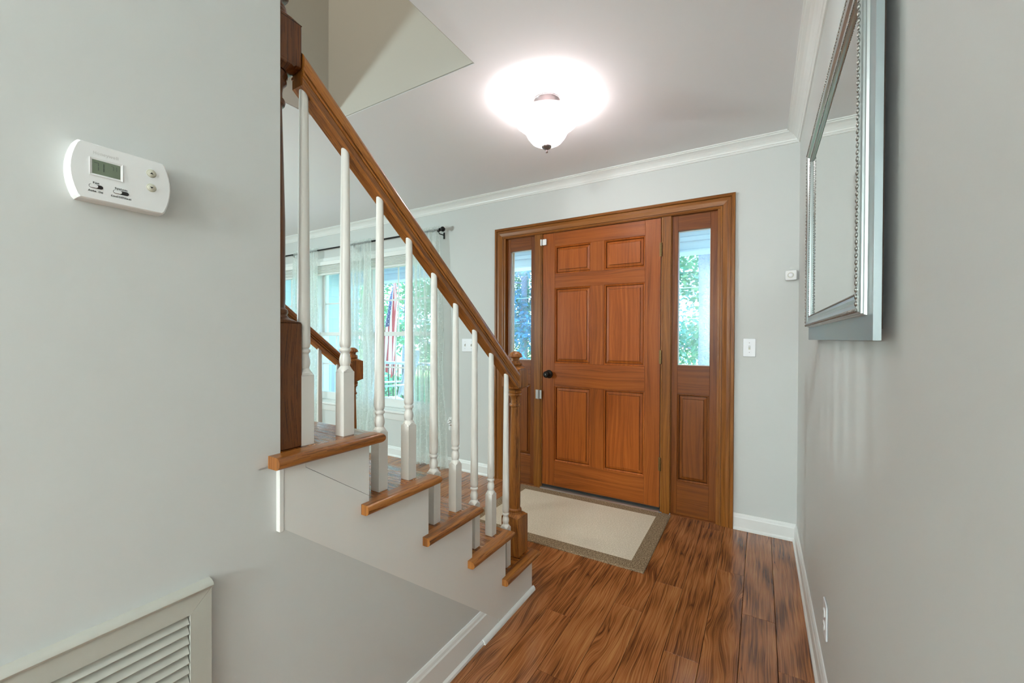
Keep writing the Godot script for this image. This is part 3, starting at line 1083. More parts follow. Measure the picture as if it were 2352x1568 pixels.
func build_railing():
	var xb := 0.5375
	var r := thing("stair_railing", "near stair railing with white balusters and oak handrail beside the hall", "railing")
	newel(r, V(0.5115, RISE, 1.298), 0.178, 0.775, 0.888, 0.957, M.oak)
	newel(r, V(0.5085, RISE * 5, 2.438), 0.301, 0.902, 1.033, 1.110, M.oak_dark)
	obj("handrail", handrail(V(xb - 0.003, rail_y(1.343), 1.343), V(xb - 0.003, rail_y(2.392), 2.392)), M.oak, r)
	for k in 9:
		var z := 1.4215 + 0.1195 * k
		var step := int((k + 1) / 2) + 1
		obj("baluster", baluster(V(xb, RISE * step, z), rail_y(z) + 0.012), M.baluster, r)
	var q := thing("stair_railing", "far stair railing on the dining room side, seen between the near balusters", "railing")
	var xf := -0.637
	newel(q, V(-0.665, RISE, 1.298), 0.178, 0.745, 0.888, 0.957, M.oak)
	obj("handrail", handrail(V(xf, rail_y(1.343), 1.343), V(xf, rail_y(2.45), 2.45)), M.oak, q)
	for k in 9:
		var z := 1.4215 + 0.1195 * k
		var step := int((k + 1) / 2) + 1
		obj("baluster", baluster(V(xf, RISE * step, z), rail_y(z) + 0.012), M.baluster, q)


# ------------------------------------------------------------------ dining windows, curtains
func build_window(xc: float, called: String, label: String):
	var w := thing(called, label, "window")
	w.set_meta("kind", "structure")
	var x0 := xc - 0.415
	var x1 := xc + 0.415
	var y0 := 0.49
	var y1 := 2.06
	obj("jamb", B(V(x0, y0, -0.15), V(x0 + 0.012, y1, 0.002)), M.white, w)
	obj("jamb", B(V(x1 - 0.012, y0, -0.15), V(x1, y1, 0.002)), M.white, w)
	obj("head_jamb", B(V(x0 + 0.012, y1 - 0.012, -0.15), V(x1 - 0.012, y1, 0.002)), M.white, w)
	obj("sill", B(V(x0 + 0.012, y0, -0.15), V(x1 - 0.012, y0 + 0.006, -0.04)), M.white, w)
	var cs := MB.new()
	var cp := [Vector2(0, 0), Vector2(0, 0.012), Vector2(0.004, 0.016), Vector2(0.02, 0.014), Vector2(0.05, 0.010), Vector2(0.058, 0.008), Vector2(0.06, 0)]
	cs.moulding(flipped(cp), [V(x0 - 0.06, y0 - 0.02, 0), V(x0 - 0.06, y1 + 0.06, 0), V(x1 + 0.06, y1 + 0.06, 0), V(x1 + 0.06, y0 - 0.02, 0)], V(0, 0, 1))
	obj("casing", cs, M.white, w)
	obj("stool", B(V(x0 - 0.0625, y0 - 0.045, -0.04), V(x1 + 0.0625, y0 - 0.018, 0.045), 0.006), M.white, w)
	var ap := MB.new()
	ap.prism(PackedVector2Array([Vector2(0, y0 - 0.12), Vector2(0.008, y0 - 0.12), Vector2(0.014, y0 - 0.11), Vector2(0.014, y0 - 0.07), Vector2(0.018, y0 - 0.05), Vector2(0.018, y0 - 0.045), Vector2(0, y0 - 0.045)]), 0, x0 - 0.05, x1 + 0.05)
	obj("apron", ap, M.white, w)
	# two sashes of six panes
	for s in [["upper_sash", 1.225, 2.048, -0.112, 1.262, 1.945], ["lower_sash", 0.496, 1.268, -0.074, 0.573, 1.226]]:
		var z: float = s[3]
		var sx0 := x0 + 0.012
		var sx1 := x1 - 0.012
		var gx0 := sx0 + 0.030
		var gx1 := sx1 - 0.030
		var mb := MB.new()
		mb.box(V(sx0, s[1], z), V(gx0, s[2], z + 0.035), 0.002)
		mb.box(V(gx1, s[1], z), V(sx1, s[2], z + 0.035), 0.002)
		mb.box(V(gx0, s[1], z), V(gx1, s[4], z + 0.035), 0.002)
		mb.box(V(gx0, s[5], z), V(gx1, s[2], z + 0.035), 0.002)
		var sash := obj(s[0], mb, M.white, w)
		var cw := (gx1 - gx0) / 3.0
		var ch: float = (s[5] - s[4]) / 2.0
		for k in [1, 2]:
			obj("muntin", B(V(gx0 + k * cw - 0.008, s[4], z + 0.012), V(gx0 + k * cw + 0.008, s[5], z + 0.024), 0.002), M.white, sash)
		obj("muntin", B(V(gx0, s[4] + ch - 0.008, z + 0.0115), V(gx1, s[4] + ch + 0.008, z + 0.0235), 0.002), M.white, sash)
		for i in 3:
			for j in 2:
				obj("pane", B(V(gx0 + i * cw, s[4] + j * ch, z + 0.016), V(gx0 + (i + 1) * cw, s[4] + (j + 1) * ch, z + 0.019)), M.glass, sash)
	var lock := MB.new()
	lock.box(V(xc - 0.03, 1.268, -0.07), V(xc + 0.03, 1.276, -0.045), 0.003)
	obj("sash_lock", lock, M.white, w)


func build_shade(xc: float, label: String):
	var s := thing("window_shade", label, "shade", "raised white pleated shades")
	var x0 := xc - 0.385
	var x1 := xc + 0.385
	obj("headrail", B(V(x0 - 0.03, 2.028, 0.0175), V(x1 + 0.03, 2.075, 0.050), 0.004), M.shade, s)
	for k in 6:
		var y := 2.027 - k * 0.0148
		var mb := MB.new()
		mb.prism(PackedVector2Array([Vector2(0.0178, y - 0.007), Vector2(0.032, y - 0.0135), Vector2(0.047, y - 0.007), Vector2(0.032, y - 0.0005)]), 0, x0 - 0.028, x1 + 0.028)
		obj("pleat", mb, M.shade, s)
	obj("bottom_rail", B(V(x0 - 0.029, 1.921, 0.0178), V(x1 + 0.029, 1.937, 0.048), 0.004), M.shade, s)


func build_curtain(x0: float, x1: float, b0: float, b1: float, folds: int, label: String, seed_: int):
	var c := thing("curtain", label, "curtain", "sheer white curtain panels")
	var rows := []
	var nr := 28
	var nc := folds * 12
	var ns := noise(seed_, 0.9, 2)
	for j in nr + 1:
		var f := float(j) / nr
		var row := []
		for i in nc + 1:
			var u := float(i) / nc
			var wob := ns.get_noise_2d(u * 7.0, f * 2.0)
			var amp := lerpf(0.010, 0.030, clampf(f * 2.5, 0.0, 1.0))
			var xx := lerpf(lerpf(x0, x1, u), lerpf(b0, b1, u), pow(f, 0.8)) + 0.008 * wob * f
			var zz := 0.093 + amp * sin(TAU * (folds * u + 0.5 * wob)) + 0.015 * wob * f
			row.append(V(xx, lerpf(2.185, 0.022 + 0.012 * sin(u * 9.0 + seed_), f), zz))
		rows.append(row)
	var mb := MB.new()
	mb.sheet(rows)
	obj("cloth", mb, M.sheer, c)
	# gathered rod pocket with its small ruffle
	var top := []
	for j in 7:
		var row := []
		for i in nc + 1:
			var u := float(i) / nc
			var a := TAU * j / 6.0
			var rr := 0.0135 + 0.003 * sin(u * folds * 2.0 * TAU)
			row.append(V(lerpf(x0, x1, u), 2.198 + rr * cos(a), 0.083 + rr * sin(a)))
		top.append(row)
	var ru := []
	for j in 3:
		var row := []
		for i in nc + 1:
			var u := float(i) / nc
			row.append(V(lerpf(x0, x1, u), 2.208 + 0.012 * j, 0.083 + 0.006 * sin(u * folds * 2.0 * TAU + 0.5) * j))
		ru.append(row)
	var pk := MB.new()
	pk.sheet(top)
	pk.sheet(ru)
	obj("rod_pocket", pk, M.sheer, c)


func build_windows():
	build_window(-1.60, "window_3", "white sash window nearest the front door, with the flag outside")
	build_window(-2.555, "window_4", "middle white sash window behind the far handrail, showing pale siding")
	build_window(-3.51, "window_5", "leftmost white sash window, a sliver beside the dark newel post")
	build_shade(-1.60, "raised white pleated shade at the window with the flag outside")
	build_shade(-2.555, "raised white pleated shade at the middle dining window")
	build_shade(-3.51, "raised white pleated shade at the leftmost dining window")
	build_curtain(-1.375, -1.02, -1.385, -0.925, 6, "sheer white curtain nearest the front door, flaring at its hem", 3)
	build_curtain(-2.315, -1.92, -2.33, -1.90, 7, "sheer white curtain between the flag window and the middle window", 8)
	build_curtain(-3.29, -2.825, -3.30, -2.81, 8, "sheer white curtain between the middle and leftmost windows", 14)
	# rod with finial and brackets
	var r := thing("curtain_rod", "thin black curtain rod above the dining windows with a ball finial", "curtain rod")
	obj("rod", cyl(V(-4.3, 2.198, 0.083), V(-1.0, 2.198, 0.083), 0.0085), M.black, r)
	var fb := MB.new()
	fb.lathe([Vector2(0.0085, -0.02), Vector2(0.015, -0.018), Vector2(0.015, -0.012), Vector2(0.009, -0.008), Vector2(0.010, 0.0), Vector2(0.019, 0.006), Vector2(0.0235, 0.016), Vector2(0.0225, 0.027), Vector2(0.015, 0.036), Vector2(0.006, 0.040), Vector2(0.006, 0.044), Vector2(0, 0.046)], 18)
	fb.turn(Transform3D(Basis(Vector3.BACK, -PI / 2), V(-0.998, 2.198, 0.083)))
	obj("finial", fb, M.black, r)
	for x in [-1.03, -2.2, -3.3, -4.2]:
		var br := MB.new()
		br.box(V(x - 0.008, 2.13, 0.001), V(x + 0.008, 2.19, 0.006), 0.001)
		br.rod([V(x, 2.165, 0.004), V(x, 2.165, 0.07), V(x, 2.176, 0.083)], [0.005, 0.005, 0.005], 8)
		br.rod([V(x - 0.004, 2.186, 0.083), V(x + 0.004, 2.186, 0.083)], [0.012, 0.012], 10)
		obj("bracket", br, M.black, r)


# ------------------------------------------------------------------ wall fittings
func build_thermostat():
	# on the left wall; its local x runs towards the door (right in view), local y up, z out of the wall
	var t := thing("thermostat", "white wall thermostat with a grey green display on the left wall", "thermostat", "", V(XL, 1.4705, 2.7305))
	t.rotation.y = PI / 2
	var body := MB.new()
	var outline := PackedVector2Array()
	for q in 9:
		var f := q / 8.0 * 2.0 - 1.0
		outline.append(Vector2(0.0655 - 0.0085 * f * f, 0.042 * f))
	outline.append(Vector2(0.054, 0.0455))
	outline.append(Vector2(-0.054, 0.0455))
	for q in 9:
		var f := 1.0 - q / 8.0 * 2.0
		outline.append(Vector2(-0.0655 + 0.0085 * f * f, 0.042 * f))
	outline.append(Vector2(-0.054, -0.0455))
	outline.append(Vector2(0.054, -0.0455))
	var layers := [[1.0, 0.0], [1.0, 0.019], [0.985, 0.0225], [0.955, 0.0245]]
	for k in layers.size() - 1:
		var m := outline.size()
		for i in m:
			var p := outline[i]
			var q := outline[(i + 1) % m]
			var a: Vector2 = p * layers[k][0]
			var b: Vector2 = q * layers[k][0]
			var c: Vector2 = q * layers[k + 1][0]
			var e: Vector2 = p * layers[k + 1][0]
			var A := V(a.x, a.y, layers[k][1])
			var nn := (V(b.x, b.y, layers[k][1]) - A).cross(V(e.x, e.y, layers[k + 1][1]) - A).normalized()
			if nn.dot(V(p.x, p.y, 0.01)) < 0: nn = -nn
			body.flat(A, V(b.x, b.y, layers[k][1]), V(c.x, c.y, layers[k + 1][1]), V(e.x, e.y, layers[k + 1][1]), nn)
	var face := PackedVector2Array()
	for p in outline:
		face.append(p * 0.955)
	var idx := Geometry2D.triangulate_polygon(face)
	for i in range(0, idx.size(), 3):
		body.tri(V(face[idx[i]].x, face[idx[i]].y, 0.0245), V(face[idx[i + 1]].x, face[idx[i + 1]].y, 0.0245), V(face[idx[i + 2]].x, face[idx[i + 2]].y, 0.0245), Vector3.BACK, Vector3.BACK, Vector3.BACK)
	obj("housing", body, M.plastic, t)
	# display with its digits, framed by a bevelled bezel
	var bz := MB.new()
	bz.moulding([Vector2(0, 0), Vector2(0, 0.0012), Vector2(0.003, 0.0002), Vector2(0.003, 0)], [V(-0.0415, -0.006, 0.0245), V(-0.0015, -0.006, 0.0245), V(-0.0015, 0.0225, 0.0245), V(-0.0415, 0.0225, 0.0245)], V(0, 0, 1), true)
	obj("bezel", bz, M.plastic, t)
	var lcd := obj("display", B(V(-0.0385, -0.003, 0.0243), V(-0.0045, 0.0195, 0.0249)), M.lcd, t)
	for dg in [[-0.0362, 0.0030, 0.0056, 0.0125, "7"], [-0.0298, 0.0030, 0.0056, 0.0125, "1"], [-0.0160, 0.0088, 0.0032, 0.0070, "7"], [-0.0120, 0.0088, 0.0032, 0.0070, "1"]]:
		var mb := MB.new()
		var th: float = dg[2] * 0.2
		var z := 0.02492
		mb.box(V(dg[0] + dg[2] - th, dg[1], z - 0.0001), V(dg[0] + dg[2], dg[1] + dg[3] * 0.46, z + 0.00015))
		mb.box(V(dg[0] + dg[2] - th, dg[1] + dg[3] * 0.54, z - 0.0001), V(dg[0] + dg[2], dg[1] + dg[3], z + 0.00015))
		if dg[4] == "7":
			mb.box(V(dg[0], dg[1] + dg[3] - th, z - 0.0001), V(dg[0] + dg[2] - th * 1.2, dg[1] + dg[3], z + 0.00015))
		obj("digit", mb, M.digit, lcd)
	# two round buttons with arrows
	for b in [[0.0215, 1.0], [-0.0035, -1.0]]:
		var ring := MB.new()
		ring.lathe([Vector2(0.0068, 0), Vector2(0.0072, 0.0004), Vector2(0.0066, 0.0008), Vector2(0.0060, 0.0004), Vector2(0.0060, 0.0012), Vector2(0.0050, 0.0020), Vector2(0, 0.0022)], 24)
		ring.turn(Transform3D(Basis(Vector3.RIGHT, PI / 2), V(0.0365, b[0], 0.0245)))
		var bt := obj("button", ring, M.ivory, t)
		var ar := MB.new()
		ar.prism(PackedVector2Array([Vector2(0.0365 - 0.0024, b[0] - 0.0013 * b[1]), Vector2(0.0365 + 0.0024, b[0] - 0.0013 * b[1]), Vector2(0.0365, b[0] + 0.0016 * b[1])]), 2, 0.0264, 0.0269)
		obj("arrow", ar, M.slot, bt)
	# slide switches in their slots
	for s in [[-0.0425, -0.0255, -0.0235], [-0.0135, 0.0065, -0.0245]]:
		var hh := 0.0031
		var well := MB.new()
		well.prism(pill(s[0], s[1], s[2], hh), 2, 0.0243, 0.0247)
		var sl := obj("switch_slot", well, M.slot, t)
		var kn := MB.new()
		kn.prism(pill(s[0] + 0.0006, s[0] + 0.0105, s[2], hh - 0.0006), 2, 0.0246, 0.0268)
		obj("slider", kn, M.plastic, sl)
	for w in [["Fan", -0.034, -0.0178, 0.0046, M.ink], ["Auto", -0.0385, -0.0312, 0.0042, M.ink], ["On", -0.0285, -0.0312, 0.0042, M.ink], ["System", -0.0035, -0.0188, 0.0046, M.ink], ["Cool", -0.0118, -0.0322, 0.0042, M.ink], ["Off", -0.0035, -0.0322, 0.0042, M.ink], ["Heat", 0.0048, -0.0322, 0.0042, M.ink], ["Honeywell", -0.022, 0.0305, 0.0062, M.faint]]:
		lettering(t, w[0], V(w[1], w[2], 0.0246), w[3], w[4])


func pill(x0: float, x1: float, y: float, h: float) -> PackedVector2Array:
	var p := PackedVector2Array()
	for q in 9:
		var a := -PI / 2 + PI * q / 8.0
		p.append(Vector2(x1 - h + h * cos(a), y + h * sin(a)))
	for q in 9:
		var a := PI / 2 + PI * q / 8.0
		p.append(Vector2(x0 + h + h * cos(a), y + h * sin(a)))
	return p


func lettering(parent: Node3D, words: String, at: Vector3, size: float, mat: Material):
	var f := SystemFont.new()
	f.font_names = PackedStringArray(["Droid Sans"])
	f.font_weight = 600
	var tm := TextMesh.new()
	tm.text = words
	tm.font = f
	tm.font_size = 32
	tm.pixel_size = size / 32.0
	tm.depth = 0.0003
	tm.curve_step = 2.0
	var o := MeshInstance3D.new()
	o.name = numbered("lettering", parent)
	o.mesh = tm
	tm.material = mat
	parent.add_child(o, true)
	o.position = at


func build_grille():
	var g := thing("air_return_grille", "large louvred air return grille low on the left wall", "air grille", "", V(XL, 0, 0))
	# local: x out of the wall
	var z0 := 2.5975
	var z1 := 3.36
	var y0 := 0.20
	var y1 := 0.711
	var fw := 0.036
	var d := 0.014
	for k in 4:
		var pts: Array = [[Vector2(z0, y1), Vector2(z1, y1), Vector2(z1 - fw, y1 - fw), Vector2(z0 + fw, y1 - fw)], [Vector2(z0, y0), Vector2(z0, y1 - 0.0006), Vector2(z0 + fw - 0.0006, y1 - fw - 0.0004), Vector2(z0 + fw - 0.0006, y0 + fw)], [Vector2(z1, y0), Vector2(z1, y1 - 0.0006), Vector2(z1 - fw, y1 - fw - 0.0006), Vector2(z1 - fw, y0 + fw)], [Vector2(z0, y0), Vector2(z1, y0), Vector2(z1 - fw, y0 + fw), Vector2(z0 + fw, y0 + fw)]][k]
		var mb := MB.new()
		mb.prism(PackedVector2Array(pts), 0, 0, d)
		obj("frame_member", mb, M.grille, g)
	var cap := MB.new()
	cap.prism(PackedVector2Array([Vector2(0, y1 + 0.001), Vector2(0.017, y1 + 0.001), Vector2(0.019, y1 + 0.005), Vector2(0.017, y1 + 0.010), Vector2(0.010, y1 + 0.0135), Vector2(0, y1 + 0.015)]), 2, z0 - 0.002, z1 + 0.002)
	obj("cap_moulding", cap, M.grille, g)
	obj("backing", B(V(0.0005, y0 + fw, z0 + fw), V(0.0015, y1 - fw, z1 - fw)), M.slot, g)
	var y := y1 - fw - 0.010
	while y > y0 + fw + 0.005:
		var mb := MB.new()
		mb.prism(PackedVector2Array([Vector2(0.002, y + 0.0065), Vector2(0.0035, y + 0.0078), Vector2(0.0135, y - 0.0065), Vector2(0.012, y - 0.0085)]), 2, z0 + fw + 0.001, z1 - fw - 0.001)
		obj("slat", mb, M.grille, g)
		y -= 0.0188


func build_switches():
	# single toggle right of the door
	var s := thing("light_switch", "white single toggle switch plate right of the door casing", "light switch")
	obj("plate", B(V(1.417, 1.096, 0.0), V(1.486, 1.210, 0.0055), 0.003), M.plate, s)
	var tg := MB.new()
	tg.box(V(1.4465, 1.141, 0.005), V(1.4565, 1.165, 0.0075), 0.001)
	obj("toggle_collar", tg, M.ivory, s)
	var lv := MB.new()
	lv.box(V(-0.0042, -0.004, 0), V(0.0042, 0.011, 0.012), 0.0015)
	lv.turn(Transform3D(Basis(Vector3.RIGHT, -0.5), V(1.4515, 1.152, 0.004)))
	obj("toggle", lv, M.plastic, s)
	for y in [1.123, 1.183]:
		obj("screw", B(V(1.4495, y - 0.002, 0.005), V(1.4535, y + 0.002, 0.0062), 0.0008), M.pewter, s)
	# double plate seen behind the balusters
	var dbl := thing("light_switch", "white double switch plate on the front wall behind the balusters", "light switch")
	obj("plate", B(V(-0.816, 1.083, 0.0), V(-0.642, 1.2, 0.0055), 0.003), M.plate, dbl)
	for x in [-0.78, -0.71]:
		obj("toggle_collar", B(V(x - 0.006, 1.13, 0.005), V(x + 0.006, 1.154, 0.0072), 0.001), M.ivory, dbl)
		var l2 := MB.new()
		l2.box(V(-0.0042, -0.004, 0), V(0.0042, 0.011, 0.012), 0.0015)
		l2.turn(Transform3D(Basis(Vector3.RIGHT, -0.5), V(x, 1.141, 0.004)))
		obj("toggle", l2, M.plastic, dbl)
		for y in [1.112, 1.172]:
			obj("screw", B(V(x - 0.002, y - 0.002, 0.005), V(x + 0.002, y + 0.002, 0.0062), 0.0008), M.pewter, dbl)
	# motion sensor in the corner
	var ms := thing("motion_sensor", "small white square motion sensor in the corner beside the mirror", "sensor")
	var half := 0.031
	var mb := MB.new()
	mb.box(V(-half, -half, 0), V(half, half, 0.019), 0.006)
	var lens := MB.new()
	lens.ball(V(0, 0, 0.018), V(0.0135, 0.0135, 0.008), 20)
	var rg := MB.new()
	rg.lathe([Vector2(0.0135, 0), Vector2(0.0165, 0.0), Vector2(0.0165, 0.0012), Vector2(0.0135, 0.0016)], 24)
	rg.turn(Transform3D(Basis(Vector3.RIGHT, PI / 2), V(0, 0, 0.019)))
	var tf := Transform3D(Basis(Vector3.UP, -0.25), V(1.667, 1.588, 0.0105))
	for part in [["sensor_body", mb, M.plastic], ["lens", lens, M.plate], ["lens_ring", rg, M.ivory]]:
		part[1].turn(tf)
		obj(part[0], part[1], part[2], ms)
	# outlet low on the right wall, seen edge on
	var o := thing("wall_outlet", "white electrical outlet low on the right wall", "outlet")
	obj("plate", B(V(XR - 0.0065, 0.225, 1.255), V(XR, 0.34, 1.325), 0.003), M.plate, o)
	for y in [0.261, 0.303]:
		var rc := MB.new()
		rc.prism(pill(-0.0165, 0.0165, 0, 0.0135), 2, 0, 0.003)
		rc.turn(Transform3D(Basis(Vector3.UP, -PI / 2), V(XR - 0.006, y, 1.29)))
		var rr := obj("receptacle", rc, M.plastic, o)
		for dz in [-0.006, 0.006]:
			obj("slot", B(V(XR - 0.0094, y - 0.004, 1.29 + dz - 0.001), V(XR - 0.0089, y + 0.004, 1.29 + dz + 0.001)), M.slot, rr)
	# outlet and plug-in freshener by the curtain
	var p := thing("wall_outlet", "white outlet on the front wall behind the balusters, right of the curtain", "outlet")
	obj("plate", B(V(-0.915, 0.275, 0.0), V(-0.845, 0.39, 0.0055), 0.003), M.plate, p)
	for y in [0.31, 0.355]:
		obj("receptacle", B(V(-0.895, y - 0.013, 0.005), V(-0.865, y + 0.013, 0.0075), 0.002), M.plastic, p)
	var af := thing("air_freshener", "small white plug in freshener at the curtain hem, above the outlet", "air freshener")
	var bd := MB.new()
	bd.lathe([Vector2(0, 0), Vector2(0.018, 0.0), Vector2(0.022, 0.01), Vector2(0.02, 0.035), Vector2(0.012, 0.042), Vector2(0, 0.043)], 18)
	bd.turn(Transform3D(Basis(), V(-0.905, 0.368, 0.046)))
	bd.box(V(-0.92, 0.372, 0.0078), V(-0.89, 0.40, 0.03), 0.004)
	obj("warmer", bd, M.plastic, af)
	var fl := MB.new()
	for k in 22:
		var a := k * 2.4
		var h := 1.0 - (k + 0.5) / 11.0
		var rr := sqrt(maxf(0.0, 1.0 - h * h))
		fl.ball(V(-0.905 + 0.024 * rr * cos(a), 0.445 + 0.034 * h, 0.046 + 0.024 * rr * sin(a)), V(0.011, 0.011, 0.011), 8)
	obj("scent_cage", fl, M.plastic, af)


func build_lamp():
	var c := V(0.548, 0, 1.048)
	var l := thing("ceiling_light", "lit white glass bowl ceiling light above the stair foot", "ceiling light")
	var can := MB.new()
	var cpf := [Vector2(0.069, CEIL), Vector2(0.0705, CEIL - 0.004), Vector2(0.069, CEIL - 0.008), Vector2(0.065, CEIL - 0.012), Vector2(0.058, CEIL - 0.024), Vector2(0.045, CEIL - 0.035), Vector2(0.028, CEIL - 0.041), Vector2(0.014, CEIL - 0.043), Vector2(0.006, CEIL - 0.046), Vector2(0.006, 2.205), Vector2(0, 2.205)]
	cpf.reverse()
	can.lathe(cpf, 36, c)
	obj("canopy", can, M.pewter, l)
	var outer := [Vector2(0.024, 2.209), Vector2(0.050, 2.2145), Vector2(0.078, 2.230), Vector2(0.098, 2.254), Vector2(0.112, 2.282), Vector2(0.130, 2.302), Vector2(0.152, 2.318), Vector2(0.166, 2.331), Vector2(0.1715, 2.343), Vector2(0.1705, 2.349)]
	var prof := outer.duplicate()
	for k in range(outer.size() - 1, -1, -1):
		var p: Vector2 = outer[k]
		prof.append(Vector2(p.x - 0.003, p.y + 0.0028))
	prof.append(outer[0])
	var bw := MB.new()
	bw.lathe(prof, 48, c, 0.6)
	obj("glass_bowl", bw, M.bowl, l)
	var fi := MB.new()
	fi.lathe([Vector2(0, 2.1715), Vector2(0.006, 2.173), Vector2(0.0078, 2.178), Vector2(0.0065, 2.184), Vector2(0.0045, 2.187), Vector2(0.008, 2.189), Vector2(0.016, 2.1925), Vector2(0.024, 2.198), Vector2(0.027, 2.203), Vector2(0.0265, 2.207), Vector2(0.025, 2.2105), Vector2(0, 2.2105)], 28, c)
	obj("finial", fi, M.pewter, l)
	var arm := MB.new()
	for s in [-1.0, 1.0]:
		arm.rod([c + V(0.012 * s, 2.33, 0), c + V(0.03 * s, 2.275, 0.0)], [0.005, 0.010], 10)
	obj("socket", arm, M.pewter, l)
	for s in [-1.0, 1.0]:
		var bb := MB.new()
		bb.ball(c + V(0.032 * s, 2.252, 0), V(0.021, 0.024, 0.021), 18)
		obj("bulb", bb, M.bulb, l)
		omni(c + V(0.032 * s, 2.252, 0), 0.10, Color(1.0, 0.95, 0.96), 0.02, l)


# plain lit ceiling discs of the rooms behind the view
func disc_lamp(at: Vector3, energy: float, color: Color, label: String):
	var l := thing("ceiling_disc_light", label, "ceiling light", "", at)
	var rim := MB.new()
	rim.lathe([Vector2(0, -0.004), Vector2(0.15, -0.004), Vector2(0.15, -0.035), Vector2(0.16, -0.035), Vector2(0.165, -0.01), Vector2(0.16, 0)], 32)
	obj("rim", rim, M.nickel, l)
	var df := MB.new()
	df.lathe([Vector2(0, -0.032), Vector2(0.1495, -0.032), Vector2(0.1495, -0.028), Vector2(0, -0.028)], 32)
	var gm := plain(Color.WHITE, 0.6)
	gm.emission_enabled = true
	gm.emission = color
	gm.emission_energy_multiplier = 1.2
	obj("diffuser", df, gm, l)
	var a := AreaLight3D.new()
	a.name = "lamp_light"
	a.area_size = Vector2(0.27, 0.27)
	a.light_energy = energy
	a.light_color = color
	a.shadow_enabled = true
	l.add_child(a)
	a.position = V(0, -0.04, 0)
	a.rotation.x = -PI / 2


func globe_lamp(at: Vector3, y: float, energy: float, color: Color, label: String):
	var p := thing("pendant_lamp", label, "pendant lamp", "", at)
	obj("cord", cyl(V(0, y + 0.12, 0), V(0, CEIL, 0), 0.004, 8), M.black, p)
	var rose := MB.new()
	rose.lathe([Vector2(0, CEIL - 0.025), Vector2(0.05, CEIL - 0.02), Vector2(0.055, CEIL)], 24)
	obj("ceiling_rose", rose, M.nickel, p)
	var gl := MB.new()
	gl.ball(V(0, y, 0), V(0.15, 0.15, 0.15), 24)
	var gm := plain(Color.WHITE, 0.5)
	gm.emission_enabled = true
	gm.emission = color
	gm.emission_energy_multiplier = 1.5
	obj("globe", gl, gm, p)
	omni(V(0, y, 0), energy, color, 0.14, p)


func build_back_lamps():
	disc_lamp(V(1.13, CEIL, 4.2), 0.6, Color(0.98, 0.98, 0.98), "round flush ceiling light of the hall behind the viewer")
	globe_lamp(V(1.10, 0, 6.1), 1.62, 3.0, Color(0.92, 0.98, 1.0), "white glass globe pendant in the hall behind the viewer")
	globe_lamp(V(-2.5, 0, 3.3), 1.42, 3.1, Color(0.89, 0.99, 1.0), "white glass globe pendant over the middle of the dining room")
	disc_lamp(V(-0.1, 5.2, 3.6), 2.1, Color(1.0, 0.96, 0.88), "round flush ceiling light at the top of the stairs")


